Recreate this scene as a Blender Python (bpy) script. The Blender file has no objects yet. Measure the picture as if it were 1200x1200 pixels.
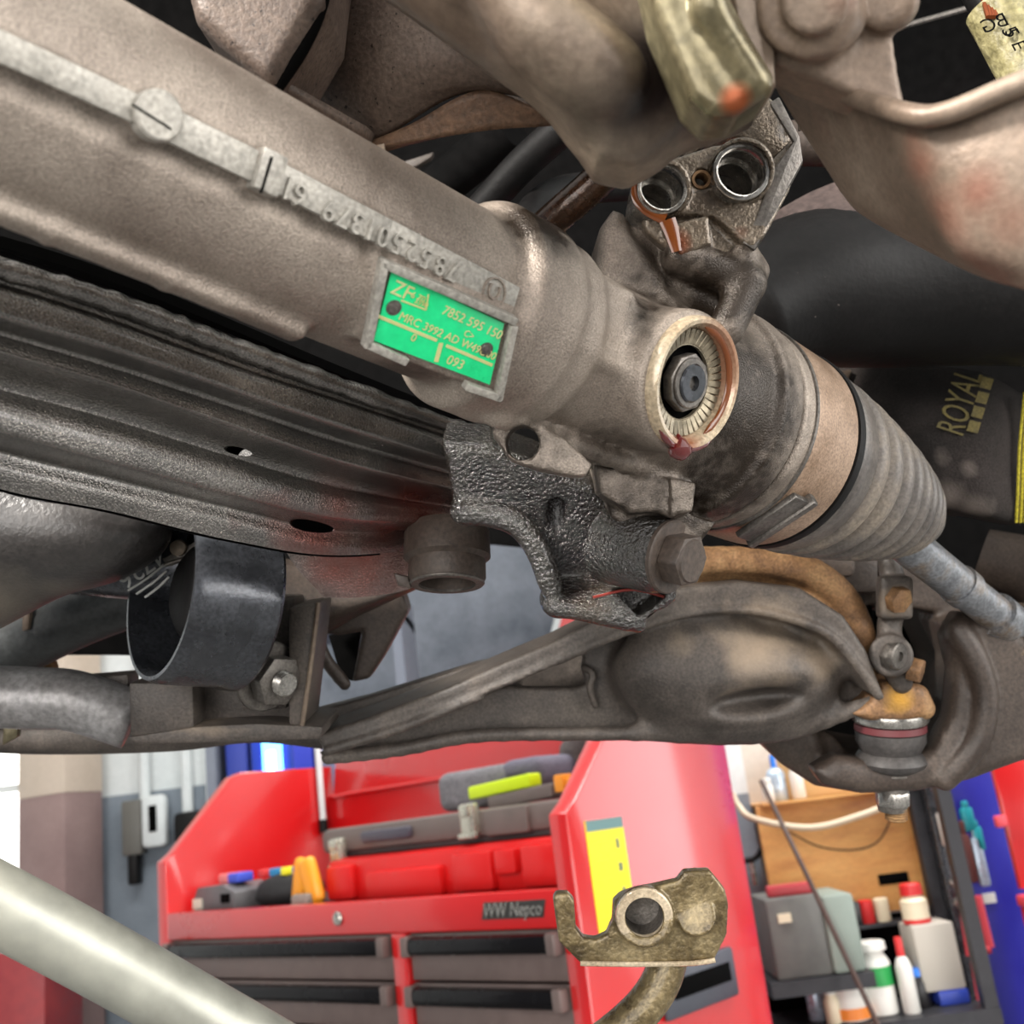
import bpy, bmesh, math, random
import numpy as np
from math import sin, cos, pi, sqrt, radians
random.seed(7); np.random.seed(7)
SC = bpy.context.scene
COL = SC.collection
# ------------------------------------------------------------------ camera
F = 1250.0                                   # focal length in pixels of the 1200 px frame
CAM = np.array([0.0, 0.0, 1.35])
_p = radians(15.8); _sr = -0.124; _cr = sqrt(1 - _sr * _sr)
FW = np.array([0, cos(_p), sin(_p)])
_U0 = np.array([0, -sin(_p), cos(_p)]); _X0 = np.array([1.0, 0, 0])
RT = _cr * _X0 + _sr * _U0
UP = -_sr * _X0 + _cr * _U0
from mathutils import Matrix, Vector
cam = bpy.data.objects.new('camera', bpy.data.cameras.new('camera'))
COL.objects.link(cam)
m = Matrix.Identity(4)
for i in range(3):
    m[i][0] = RT[i]; m[i][1] = UP[i]; m[i][2] = -FW[i]; m[i][3] = CAM[i]
cam.matrix_world = m
cam.data.sensor_width = 36.0
cam.data.lens = 36.0 * F / 1200.0
cam.data.clip_start = 0.01
cam.data.dof.use_dof = True
cam.data.dof.focus_distance = 0.44
cam.data.dof.aperture_fstop = 17.0
SC.camera = cam
# ------------------------------------------------------------------ light
w = bpy.data.worlds.new('world'); SC.world = w; w.use_nodes = True
w.node_tree.nodes['Background'].inputs[0].default_value = (0.90, 0.94, 1.0, 1)
w.node_tree.nodes['Background'].inputs[1].default_value = 0.22
def area(name, loc, target, sx, sy, power, color=(1, 1, 1)):
    l = bpy.data.lights.new(name, 'AREA'); l.shape = 'RECTANGLE'; l.size = sx; l.size_y = sy
    l.energy = power; l.color = color
    o = bpy.data.objects.new(name, l); COL.objects.link(o); o.location = loc
    d = Vector(target) - Vector(loc)
    o.rotation_euler = d.to_track_quat('-Z', 'Y').to_euler()
    return o
area('unseen_door_daylight', (-1.1, -2.9, 1.45), (0.0, 0.5, 1.5), 3.2, 2.4, 120, (1.0, 0.97, 0.93))  # open door assumed behind the camera, added for highlights and a brighter rack
area('unseen_door_daylight', (3.2, -1.5, 1.85), (0.1, 0.5, 1.45), 3.0, 2.8, 170, (1.0, 0.975, 0.94))  # second unseen door, added to put highlights on the crossmember ridges
area('side_door_daylight', (3.84, 2.2, 1.75), (0.3, 2.2, 1.4), 2.0, 2.2, 38, (0.97, 0.98, 1.0))
area('ceiling_tube_light', (-0.6, 1.9, 3.6), (-0.6, 2.6, 0.8), 2.6, 0.5, 55, (1.0, 0.98, 0.95))
area('ceiling_tube_light', (1.6, 2.2, 3.6), (1.5, 3.2, 0.8), 2.2, 0.5, 80, (1.0, 0.98, 0.95))
area('added_work_lamp', (-0.55, -0.12, 2.02), (0.05, 0.40, 1.50), 0.20, 0.20, 22.0, (1.0, 0.95, 0.88))  # unseen lamp, added so the car stands brighter than the background
SC.view_settings.view_transform = 'Standard'
SC.view_settings.look = 'None'
SC.view_settings.gamma = 1.0
SC.view_settings.use_curve_mapping = False
SC.view_settings.exposure = 0.22
# ------------------------------------------------------------------ geometry helpers
A = np.array
def nrm(v): v = np.asarray(v, float); return v / np.linalg.norm(v)
def cv(x, y, z): return RT * x + UP * y + FW * z          # right, up, away
def P(x, y, d): return CAM + d * (FW + RT * (x - 600) / F - UP * (y - 600) / F)
def ray(x, y): return nrm(FW + RT * (x - 600) / F - UP * (y - 600) / F)
def hit(x, y, o, n):
    r = ray(x, y); return CAM + r * (np.dot(np.asarray(o) - CAM, n) / np.dot(r, n))
def PP(pts, d=None): return [P(q[0], q[1], q[2] if len(q) > 2 else d) for q in pts]
def perp(a):
    a = nrm(a); h = A([0, 0, 1.0]) if abs(a[2]) < .9 else A([1.0, 0, 0])
    u = nrm(np.cross(h, a)); return u, np.cross(a, u)
def spline(pts, n, closed=False):
    pts = [np.asarray(p, float) for p in pts]; out = []; N = len(pts)
    if closed:
        g = lambda i: pts[i % N]; segs = N
    else:
        g = lambda i: pts[i] if 0 <= i < N else (2 * pts[0] - pts[1] if i < 0 else 2 * pts[-1] - pts[-2]); segs = N - 1
    for i in range(segs):
        a, b, c, d = g(i - 1), g(i), g(i + 1), g(i + 2)
        for k in range(n):
            t = k / n
            out.append(.5 * ((2 * b) + (c - a) * t + (2 * a - 5 * b + 4 * c - d) * t * t + (3 * b - a - 3 * c + d) * t ** 3))
    if not closed: out.append(pts[-1])
    return out
def lathe(p0, axis, prof, n=32, caps=True, u=None):
    a = nrm(axis)
    if u is None: u, v = perp(a)
    else: u = nrm(u - a * np.dot(u, a)); v = np.cross(a, u)
    V = []; Fc = []
    for t, r in prof:
        for k in range(n):
            th = 2 * pi * k / n; V.append(p0 + a * t + (u * cos(th) + v * sin(th)) * r)
    for i in range(len(prof) - 1):
        for k in range(n):
            k2 = (k + 1) % n; Fc.append((i * n + k, i * n + k2, (i + 1) * n + k2, (i + 1) * n + k))
    if caps:
        Fc.append(tuple(range(n))[::-1]); Fc.append(tuple((len(prof) - 1) * n + k for k in range(n)))
    return V, Fc
def ring(p0, axis, r0, r1, t0, t1, n=40, ch=0.0):
    """flat ring, inner r0, outer r1, from t0 to t1 along axis (closed)"""
    pr = [(t0, r0), (t0, r1 - ch), (t0 + ch, r1), (t1 - ch, r1), (t1, r1 - ch), (t1, r0)] if ch else [(t0, r0), (t0, r1), (t1, r1), (t1, r0)]
    V, Fc = lathe(p0, axis, pr, n, False); L = len(pr) - 1
    for k in range(n):
        k2 = (k + 1) % n; Fc.append((L * n + k, L * n + k2, k2, k))
    return V, Fc
def tube(pts, r, n=14, sm=6, flat=None):
    """swept round tube; r number or list; flat=(vec,scale) squashes the section along vec"""
    rs = r if hasattr(r, '__len__') else [r] * len(pts)
    if sm > 1 and len(pts) > 2:
        q = spline([np.append(p, rr) for p, rr in zip(pts, rs)], sm); pts = [x[:3] for x in q]; rs = [x[3] for x in q]
    pts = [np.asarray(p) for p in pts]
    V = []; Fc = []; u = None
    for i, p in enumerate(pts):
        t = nrm(pts[min(i + 1, len(pts) - 1)] - pts[max(i - 1, 0)])
        if u is None: u, v = perp(t)
        else: u = nrm(u - t * np.dot(u, t)); v = np.cross(t, u)
        for k in range(n):
            th = 2 * pi * k / n; o = (u * cos(th) + v * sin(th)) * rs[i]
            if flat is not None: f = nrm(flat[0]); o = o - f * np.dot(o, f) * (1 - flat[1])
            V.append(p + o)
    for i in range(len(pts) - 1):
        for k in range(n):
            k2 = (k + 1) % n; Fc.append((i * n + k, i * n + k2, (i + 1) * n + k2, (i + 1) * n + k))
    Fc.append(tuple(range(n))[::-1]); Fc.append(tuple((len(pts) - 1) * n + k for k in range(n)))
    return V, Fc
def clean(V, Fc, bev=0.0, seg=2, tri=False, recalc=True):
    bm = bmesh.new(); vs = [bm.verts.new(tuple(v)) for v in V]
    for f in Fc:
        try: bm.faces.new([vs[i] for i in f])
        except ValueError: pass
    if recalc: bmesh.ops.recalc_face_normals(bm, faces=bm.faces[:])
    if bev > 0:
        es = [e for e in bm.edges if len(e.link_faces) == 2 and e.calc_face_angle(0) > .5]
        bmesh.ops.bevel(bm, geom=es, offset=bev, segments=seg, profile=.5, affect='EDGES', clamp_overlap=True)
    bm.verts.index_update()
    V2 = [A(v.co) for v in bm.verts]; F2 = [tuple(v.index for v in f.verts) for f in bm.faces]; bm.free()
    return V2, F2
def box(c, ax, half, bev=0.0, seg=2):
    c = np.asarray(c); V = []
    for i in (-1, 1):
        for j in (-1, 1):
            for k in (-1, 1): V.append(c + ax[0] * i * half[0] + ax[1] * j * half[1] + ax[2] * k * half[2])
    Fc = [(0, 1, 3, 2), (4, 6, 7, 5), (0, 4, 5, 1), (2, 3, 7, 6), (0, 2, 6, 4), (1, 5, 7, 3)]
    return clean(V, Fc, bev, seg)
WAX = [A([1.0, 0, 0]), A([0, 1.0, 0]), A([0, 0, 1.0])]
def yaw(a): return [A([cos(a), sin(a), 0]), A([-sin(a), cos(a), 0]), A([0, 0, 1.0])]
def prism(pts, vec, bev=0.0, seg=2):
    n = len(pts); pts = [np.asarray(p) for p in pts]; vec = np.asarray(vec)
    V = pts + [p + vec for p in pts]
    Fc = [tuple(range(n))[::-1], tuple(range(n, 2 * n))] + [(i, (i + 1) % n, n + (i + 1) % n, n + i) for i in range(n)]
    return clean(V, Fc, bev, seg)
def hexa(c, axis, r, h, n=6, bev=0.0, rot=0.0):
    a = nrm(axis); u, v = perp(a)
    return prism([c + (u * cos(rot + 2 * pi * k / n) + v * sin(rot + 2 * pi * k / n)) * r for k in range(n)], a * h, bev)
def join(*ms):
    V = []; Fc = []
    for v, f in ms:
        o = len(V); V += list(v); Fc += [tuple(i + o for i in q) for q in f]
    return V, Fc
def loft(rows, nu=8, nv=4, th=0.003, away=True):
    """rows: polylines of 3D points with equal counts -> smooth shell with thickness"""
    R = [spline(r, nu) for r in rows]; m_ = len(R[0])
    cols = [spline([r[i] for r in R], nv) for i in range(m_)]
    G = A(cols); nI, nJ = G.shape[:2]
    du = np.gradient(G, axis=0); dv = np.gradient(G, axis=1); N = np.cross(du, dv)
    N /= (np.linalg.norm(N, axis=2, keepdims=True) + 1e-12)
    c = G.reshape(-1, 3).mean(0)
    if (np.sum(N * (G - CAM), axis=2).mean() < 0) == away: N = -N
    H = G + N * th
    V = [p for p in G.reshape(-1, 3)] + [p for p in H.reshape(-1, 3)]; o = nI * nJ; Fc = []
    ix = lambda i, j: i * nJ + j
    for i in range(nI - 1):
        for j in range(nJ - 1):
            q = (ix(i, j), ix(i + 1, j), ix(i + 1, j + 1), ix(i, j + 1)); Fc.append(q); Fc.append(tuple(k + o for k in q[::-1]))
    for i in range(nI - 1):
        for j in (0, nJ - 1): Fc.append((ix(i, j), ix(i + 1, j), ix(i + 1, j) + o, ix(i, j) + o))
    for j in range(nJ - 1):
        for i in (0, nI - 1): Fc.append((ix(i, j), ix(i, j + 1), ix(i, j + 1) + o, ix(i, j) + o))
    return clean(V, Fc)
# ------------------------------------------------------------------ implicit-surface castings
class Solid:
    """smooth unions and cuts of simple shapes, meshed with surface nets"""
    def __init__(s, h=0.0015): s.h = h; s.ops = []
    def _a(s, mode, fn, lo, hi, k): s.ops.append((mode, fn, np.asarray(lo), np.asarray(hi), k)); return s
    def cyl(s, p0, p1, r0, r1=None, rd=0.001, k=0.004, mode=1):
        p0 = np.asarray(p0); p1 = np.asarray(p1); r1 = r0 if r1 is None else r1; L = np.linalg.norm(p1 - p0); a = (p1 - p0) / L
        def fn(X):
            q = X - p0; t = q @ a; rad = np.sqrt(np.maximum((q * q).sum(-1) - t * t, 0))
            dx = rad - (r0 + (r1 - r0) * np.clip(t / L, 0, 1)) + rd; dy = np.abs(t - L / 2) - L / 2 + rd
            return np.minimum(np.maximum(dx, dy), 0) + np.sqrt(np.maximum(dx, 0) ** 2 + np.maximum(dy, 0) ** 2) - rd
        R = max(r0, r1); e = R * np.sqrt(np.maximum(1 - a * a, 0)) + 1e-6
        return s._a(mode, fn, np.minimum(p0, p1) - e, np.maximum(p0, p1) + e, k)
    def cap(s, p0, p1, r0, r1=None, k=0.004, mode=1):
        p0 = np.asarray(p0); p1 = np.asarray(p1); r1 = r0 if r1 is None else r1; d = p1 - p0; L2 = d @ d
        def fn(X):
            q = X - p0; t = np.clip(q @ d / L2, 0, 1); return np.linalg.norm(q - t[..., None] * d, axis=-1) - (r0 + (r1 - r0) * t)
        R = max(r0, r1); return s._a(mode, fn, np.minimum(p0, p1) - R, np.maximum(p0, p1) + R, k)
    def path(s, pts, r, k=0.004, mode=1, sm=4):
        q = spline(pts, sm) if len(pts) > 2 else pts
        for i in range(len(q) - 1): s.cap(q[i], q[i + 1], r, k=k if i == 0 or mode < 0 else k * .5, mode=mode)
        return s
    def ell(s, c, ax, rr, k=0.004, mode=1):
        c = np.asarray(c); ax = A([nrm(x) for x in ax]); rr = A(rr)
        def fn(X):
            q = (X - c) @ ax.T; k0 = np.linalg.norm(q / rr, axis=-1); k1 = np.linalg.norm(q / rr ** 2, axis=-1); return k0 * (k0 - 1) / (k1 + 1e-9)
        e = np.sqrt(((ax * rr[:, None]) ** 2).sum(0)); return s._a(mode, fn, c - e, c + e, k)
    def box(s, c, ax, half, rd=0.002, k=0.004, mode=1):
        c = np.asarray(c); ax = A([nrm(x) for x in ax]); hf = A(half)
        def fn(X):
            q = np.abs((X - c) @ ax.T) - hf + rd; return np.minimum(q.max(-1), 0) + np.linalg.norm(np.maximum(q, 0), axis=-1) - rd
        e = (np.abs(ax) * hf[:, None]).sum(0); return s._a(mode, fn, c - e, c + e, k)
    def poly(s, pts, vec, rd=0.001, k=0.004, mode=1):
        """outline pts (roughly planar) extruded along vec"""
        pts = A(pts); vec = np.asarray(vec, float); L = np.linalg.norm(vec); a = vec / L; o = pts.mean(0); u, v = perp(a)
        p2 = np.stack([(pts - o) @ u, (pts - o) @ v], -1)
        def fn(X):
            q = X - o; x = q @ u; y = q @ v; t = q @ a; d = np.full(x.shape, 1e9); sg = np.ones(x.shape); n = len(p2)
            for i in range(n):
                vi = p2[i]; vj = p2[i - 1]; ex, ey = vj - vi; wx = x - vi[0]; wy = y - vi[1]
                cl = np.clip((wx * ex + wy * ey) / (ex * ex + ey * ey + 1e-15), 0, 1); bx = wx - ex * cl; by = wy - ey * cl
                d = np.minimum(d, bx * bx + by * by)
                c1 = y >= vi[1]; c2 = y < vj[1]; c3 = ex * wy > ey * wx
                fl = (c1 & c2 & c3) | (~c1 & ~c2 & ~c3); sg = np.where(fl, -sg, sg)
            dx = sg * np.sqrt(d) + rd; dy = np.abs(t - L / 2) - L / 2 + rd
            return np.minimum(np.maximum(dx, dy), 0) + np.sqrt(np.maximum(dx, 0) ** 2 + np.maximum(dy, 0) ** 2) - rd
        allp = np.concatenate([pts - 0 * vec, pts + vec]); sp = np.abs((pts - o) @ a).max()
        return s._a(mode, fn, allp.min(0) - sp, allp.max(0) + sp, k)
    def mesh(s):
        h = s.h; add = [o for o in s.ops if o[0] > 0]
        lo = np.min([o[2] for o in add], 0) - 4 * h - .003; hi = np.max([o[3] for o in add], 0) + 4 * h + .003
        n = np.ceil((hi - lo) / h).astype(int) + 1; D = np.full(n, 0.05, np.float32)
        gx = [lo[i] + h * np.arange(n[i]) for i in range(3)]
        for mode, fn, l, u, k in s.ops:
            mg = k + 3 * h; i0 = np.maximum(((l - mg - lo) / h).astype(int), 0); i1 = np.minimum(((u + mg - lo) / h).astype(int) + 2, n)
            if (i1 <= i0).any(): continue
            X = np.stack(np.meshgrid(*[gx[i][i0[i]:i1[i]] for i in range(3)], indexing='ij'), -1); d = fn(X)
            sl = tuple(slice(i0[i], i1[i]) for i in range(3)); b = D[sl]
            if mode > 0: hh = np.maximum(k - np.abs(b - d), 0) / max(k, 1e-9); D[sl] = np.minimum(b, d) - hh * hh * k * .25
            else: d = -d; hh = np.maximum(k - np.abs(b - d), 0) / max(k, 1e-9); D[sl] = np.maximum(b, d) + hh * hh * k * .25
        return nets(D, lo, h)
def nets(D, lo, h):
    S = D < 0; c = [(i, j, k) for i in (0, 1) for j in (0, 1) for k in (0, 1)]
    sh = [slice(0, -1), slice(1, None)]
    cnt = sum(S[sh[i], sh[j], sh[k]].astype(np.int8) for i, j, k in c); act = (cnt > 0) & (cnt < 8)
    I = np.argwhere(act); ids = -np.ones(act.shape, np.int64); ids[tuple(I.T)] = np.arange(len(I))
    acc = np.zeros((len(I), 3)); num = np.zeros(len(I))
    for p in c:
        for ax in range(3):
            if p[ax]: continue
            q = list(p); q[ax] = 1
            a = D[I[:, 0] + p[0], I[:, 1] + p[1], I[:, 2] + p[2]]; b = D[I[:, 0] + q[0], I[:, 1] + q[1], I[:, 2] + q[2]]
            mk_ = (a < 0) != (b < 0); t = np.where(mk_, a / np.where(a - b == 0, 1, a - b), 0)
            pt = np.tile(A(p, float), (len(I), 1)); pt[:, ax] = t
            acc[mk_] += pt[mk_]; num += mk_
    V = lo + h * (I + acc / num[:, None]); Fq = []
    for ax in range(3):
        a1, a2 = [(1, 2), (2, 0), (0, 1)][ax]
        s0 = [slice(1, -1)] * 3; s0[ax] = slice(0, -1); s1 = [slice(1, -1)] * 3; s1[ax] = slice(1, None)
        x = S[tuple(s0)]; y = S[tuple(s1)]
        for flip, mk_ in ((False, x & ~y), (True, ~x & y)):
            E = np.argwhere(mk_); off = A([1, 1, 1]); off[ax] = 0; E = E + off
            def g(d1, d2): q = E.copy(); q[:, a1] -= d1; q[:, a2] -= d2; return ids[q[:, 0], q[:, 1], q[:, 2]]
            q = np.stack([g(1, 1), g(0, 1), g(0, 0), g(1, 0)], -1); q = q[:, ::-1] if flip else q
            Fq.append(q)
    Fq = np.concatenate(Fq); Fq = Fq[(Fq >= 0).all(1)]
    return V, Fq
# ------------------------------------------------------------------ objects
def mesh_data(name, VF, base, smooth=True, angle=40):
    V, Fc = VF; me = bpy.data.meshes.new(name)
    if isinstance(Fc, np.ndarray): me.from_pydata((A(V) - base).tolist(), [], Fc.tolist())
    else: me.from_pydata([tuple(v - base) for v in V], [], [tuple(f) for f in Fc])
    me.update()
    if smooth:
        me.polygons.foreach_set('use_smooth', [True] * len(me.polygons))
        if angle: me.set_sharp_from_angle(angle=radians(angle))
    return me
def thing(name, label, cat, loc, group=None):
    o = bpy.data.objects.new(name, None); COL.objects.link(o); o.location = tuple(loc); o.empty_display_size = .02
    o['label'] = label; o['category'] = cat
    if group: o['group'] = group
    return o
def part(name, VF, mat, parent, smooth=True, angle=40, label=None):
    L = A([0.0, 0, 0]); p = parent
    while p is not None: L = L + A(p.location); p = p.parent
    me = mesh_data(name, VF, L, smooth, angle); o = bpy.data.objects.new(name, me); COL.objects.link(o); o.parent = parent
    me.materials.append(mat)
    if label: o['label'] = label
    return o
def solo(name, VF, mat, label=None, cat=None, group=None, kind=None, smooth=True, angle=40):
    V = A(VF[0]); b = V.mean(0); b[2] = V[:, 2].min(); me = mesh_data(name, VF, b, smooth, angle)
    o = bpy.data.objects.new(name, me); COL.objects.link(o); o.location = tuple(b); me.materials.append(mat)
    if label: o['label'] = label
    if cat: o['category'] = cat
    if group: o['group'] = group
    if kind: o['kind'] = kind
    return o
def cut(o, *cutters):
    """real holes: exact boolean, then keep the evaluated mesh"""
    for VF in cutters:
        me = mesh_data('cutter', VF, A(o.matrix_world.translation) * 0, False); c = bpy.data.objects.new('cutter', me); COL.objects.link(c)
        md = o.modifiers.new('cut', 'BOOLEAN'); md.object = c; md.operation = 'DIFFERENCE'; md.solver = 'EXACT'
        bpy.context.view_layer.update(); dg = bpy.context.evaluated_depsgraph_get()
        new = bpy.data.meshes.new_from_object(o.evaluated_get(dg)); o.modifiers.clear(); o.data = new
        bpy.data.objects.remove(c)
def text(s, org, xd, yd, size, depth=0.0, align='LEFT', shear=0.0, xs=1.0):
    cu = bpy.data.curves.new('t', 'FONT'); cu.body = s; cu.size = size; cu.extrude = depth; cu.align_x = align; cu.align_y = 'CENTER'; cu.shear = shear; cu.resolution_u = 3
    o = bpy.data.objects.new('t', cu); COL.objects.link(o); bpy.context.view_layer.update()
    me = bpy.data.meshes.new_from_object(o.evaluated_get(bpy.context.evaluated_depsgraph_get()))
    xd = nrm(xd); yd = nrm(np.asarray(yd) - xd * np.dot(xd, yd)); zd = np.cross(xd, yd)
    V = [org + xd * v.co[0] * xs + yd * v.co[1] + zd * v.co[2] for v in me.vertices]; Fc = [tuple(p.vertices) for p in me.polygons]
    bpy.data.objects.remove(o); bpy.data.curves.remove(cu); bpy.data.meshes.remove(me); return V, Fc
def stain_or_light(o, blobs, soft=0.35):
    """point attribute 'oil' : spots of oil, dust, rust, painted reflection and shade (world centre, radius, strength)"""
    me = o.data; n = len(me.vertices); co = np.empty(n * 3); me.vertices.foreach_get('co', co); co = co.reshape(-1, 3)
    L = A([0.0, 0, 0]); p = o
    while p is not None: L = L + A(p.location); p = p.parent
    co = co + L; val = np.zeros(n)
    for c, r, st in blobs:
        d = np.linalg.norm(co - c, axis=1) / r; val = np.maximum(val, st * np.clip((1 - d) / soft, 0, 1))
    at = me.attributes.new('oil', 'FLOAT', 'POINT'); at.data.foreach_set('value', val.astype(np.float32))
# ------------------------------------------------------------------ materials
def rgb(r, g, b):
    f = lambda c: (c / 255 / 12.92) if c / 255 <= .04045 else ((c / 255 + .055) / 1.055) ** 2.4
    return (f(r), f(g), f(b), 1)
def M(name, cols, rough=.5, metal=0.0, scale=30, detail=6, bump=.15, bscale=300, rvar=.12, coat=0.0, spec=.5,
      oil=None, speck=None, emis=None, bdist=.001, stretch=None, grit=.3):
    mt = bpy.data.materials.new(name); mt.use_nodes = True; nt = mt.node_tree; N = nt.nodes; L = nt.links
    bs = N['Principled BSDF']; tc = N.new('ShaderNodeTexCoord'); src = tc.outputs['Object']
    if stretch:
        mp = N.new('ShaderNodeMapping'); mp.inputs['Scale'].default_value = stretch; L.new(src, mp.inputs[0]); src2 = mp.outputs[0]
    else: src2 = src
    nz = N.new('ShaderNodeTexNoise'); nz.inputs['Scale'].default_value = scale; nz.inputs['Detail'].default_value = detail; nz.inputs['Roughness'].default_value = .62
    L.new(src2, nz.inputs['Vector'])
    rp = N.new('ShaderNodeValToRGB'); el = rp.color_ramp.elements
    if len(cols) == 1: cols = [cols[0], cols[0]]
    lo, hi = .32, .68
    el[0].position = lo; el[0].color = cols[0]; el[1].position = hi; el[1].color = cols[-1]
    for i, c in enumerate(cols[1:-1]): e = el.new(lo + (hi - lo) * (i + 1) / (len(cols) - 1)); e.color = c
    L.new(nz.outputs['Fac'], rp.inputs['Fac']); colr = rp.outputs['Color']
    mr = N.new('ShaderNodeMapRange'); mr.inputs['From Min'].default_value = .3; mr.inputs['From Max'].default_value = .7
    mr.inputs['To Min'].default_value = max(rough - rvar, .03); mr.inputs['To Max'].default_value = min(rough + rvar, 1)
    L.new(nz.outputs['Fac'], mr.inputs['Value']); ro = mr.outputs['Result']
    nb = N.new('ShaderNodeTexNoise'); nb.inputs['Scale'].default_value = bscale; nb.inputs['Detail'].default_value = 4
    L.new(src2, nb.inputs['Vector'])
    def mixc(a, b, fac):
        mx = N.new('ShaderNodeMix'); mx.data_type = 'RGBA'; L.new(fac, mx.inputs['Factor'])
        L.new(a, mx.inputs['A']) if hasattr(a, 'links') else setattr(mx.inputs['A'], 'default_value', a)
        mx.inputs['B'].default_value = b; return mx.outputs['Result']
    if speck:                                     # (colour, threshold) small grit; painted glints on the black steel
        ns = N.new('ShaderNodeTexNoise'); ns.inputs['Scale'].default_value = bscale * .8; ns.inputs['Detail'].default_value = 2; L.new(src, ns.inputs['Vector'])
        m2 = N.new('ShaderNodeMapRange'); m2.inputs['From Min'].default_value = speck[1]; m2.inputs['From Max'].default_value = speck[1] + .06; L.new(ns.outputs['Fac'], m2.inputs['Value'])
        colr = mixc(colr, speck[0], m2.outputs['Result'])
    if bump:                                      # fine grit in the colour
        mg = N.new('ShaderNodeMapRange'); mg.inputs['From Min'].default_value = .32; mg.inputs['From Max'].default_value = .68; mg.inputs['To Min'].default_value = 1 - grit; mg.inputs['To Max'].default_value = 1 + grit * .8
        L.new(nb.outputs['Fac'], mg.inputs['Value']); vm = N.new('ShaderNodeVectorMath'); vm.operation = 'SCALE'; L.new(colr, vm.inputs[0]); L.new(mg.outputs['Result'], vm.inputs['Scale']); colr = vm.outputs[0]
    if oil:                                       # (colour, roughness) where attribute 'oil' says so
        at = N.new('ShaderNodeAttribute'); at.attribute_name = 'oil'
        no = N.new('ShaderNodeTexNoise'); no.inputs['Scale'].default_value = oil[2] if len(oil) > 2 else 90; no.inputs['Detail'].default_value = 6; L.new(src, no.inputs['Vector'])
        ad = N.new('ShaderNodeMath'); ad.operation = 'MULTIPLY_ADD'; ad.inputs[1].default_value = .55; L.new(no.outputs['Fac'], ad.inputs[0]); L.new(at.outputs['Fac'], ad.inputs[2])
        m3 = N.new('ShaderNodeMapRange'); m3.inputs['From Min'].default_value = .45; m3.inputs['From Max'].default_value = 1.0; L.new(ad.outputs[0], m3.inputs['Value'])
        colr = mixc(colr, oil[0], m3.outputs['Result'])
        mx = N.new('ShaderNodeMix'); L.new(m3.outputs['Result'], mx.inputs['Factor']); L.new(ro, mx.inputs['A']); mx.inputs['B'].default_value = oil[1]; ro = mx.outputs['Result']
    L.new(colr, bs.inputs['Base Color']); L.new(ro, bs.inputs['Roughness'])
    bs.inputs['Metallic'].default_value = metal; bs.inputs['Specular IOR Level'].default_value = spec
    if coat: bs.inputs['Coat Weight'].default_value = coat; bs.inputs['Coat Roughness'].default_value = .12
    if bump:
        bp = N.new('ShaderNodeBump'); bp.inputs['Strength'].default_value = bump; bp.inputs['Distance'].default_value = bdist
        L.new(nb.outputs['Fac'], bp.inputs['Height']); L.new(bp.outputs['Normal'], bs.inputs['Normal'])
    if emis: bs.inputs['Emission Color'].default_value = emis[0]; bs.inputs['Emission Strength'].default_value = emis[1]
    return mt
def flat(name, c, rough=.5, metal=0, emis=None, **k): return M(name, [c], rough, metal, bump=0, rvar=.02, emis=emis, **k)
ALU = M('cast_aluminium', [rgb(126, 114, 104), rgb(149, 137, 126), rgb(166, 154, 142)], .44, .4, scale=26, bump=.6, bscale=1400, bdist=.0007,
        oil=(rgb(44, 36, 29), .28, 220), speck=(rgb(196, 186, 174), .72))
PAD = M('cast_pad', [rgb(150, 146, 138), rgb(172, 167, 158)], .5, .25, scale=90, bump=.2, bscale=700, oil=(rgb(70, 62, 54), .5))
GREASE = M('greasy_casting', [rgb(84, 72, 60), rgb(112, 100, 86), rgb(134, 122, 108)], .28, .5, scale=50, bump=.5, bscale=700, coat=.4, bdist=.0012, oil=(rgb(112, 52, 18), .12, 60))
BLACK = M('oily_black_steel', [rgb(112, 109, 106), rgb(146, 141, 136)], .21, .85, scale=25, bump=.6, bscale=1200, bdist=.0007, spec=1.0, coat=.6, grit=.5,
          oil=(rgb(140, 62, 48), .3, 60), speck=(rgb(190, 182, 172), .68))  # red tint paints the chest's reflection, pale specks paint specular glints
TAR = M('tarry_black', [rgb(20, 17, 14), rgb(36, 31, 25)], .17, .0, scale=60, bump=1.0, bscale=700, bdist=.0022, spec=1.0, coat=.25, oil=(rgb(66, 50, 30), .15, 160))
BLKPNT = M('black_paint', [rgb(60, 62, 66), rgb(84, 86, 92)], .27, .75, scale=40, bump=.1, bscale=500, spec=.7, coat=.3)
IRON = M('dark_cast_iron', [rgb(52, 47, 43), rgb(74, 67, 62), rgb(92, 84, 77)], .55, .15, scale=28, bump=.35, bscale=600, oil=(rgb(150, 132, 112), .6, 60))
IRON2 = M('brown_cast_iron', [rgb(54, 45, 40), rgb(78, 67, 59)], .55, .1, scale=22, bump=.25, bscale=500, speck=(rgb(120, 110, 100), .76))
SUMP = M('sump_casting', [rgb(54, 44, 38), rgb(82, 69, 61), rgb(104, 90, 80)], .5, .2, scale=16, bump=.35, bscale=600, oil=(rgb(24, 18, 15), .35, 60), speck=(rgb(34, 24, 19), .66))
RUSTW = M('weathered_plate', [rgb(82, 68, 57), rgb(122, 105, 91), rgb(150, 134, 119)], .5, .25, scale=18, bump=.2, bscale=500, grit=.16, oil=(rgb(118, 66, 50), .55, 70))
PALE = M('pale_dirty_metal', [rgb(74, 62, 54), rgb(112, 97, 84), rgb(146, 131, 114)], .42, .3, scale=18, bump=.2, bscale=400, grit=.15, oil=(rgb(36, 28, 26), .4, 40))
BRASS = M('yellowed_steel', [rgb(92, 84, 62), rgb(134, 126, 100)], .36, .5, scale=24, bump=.15, bscale=300, oil=(rgb(130, 66, 34), .4, 40))
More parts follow.
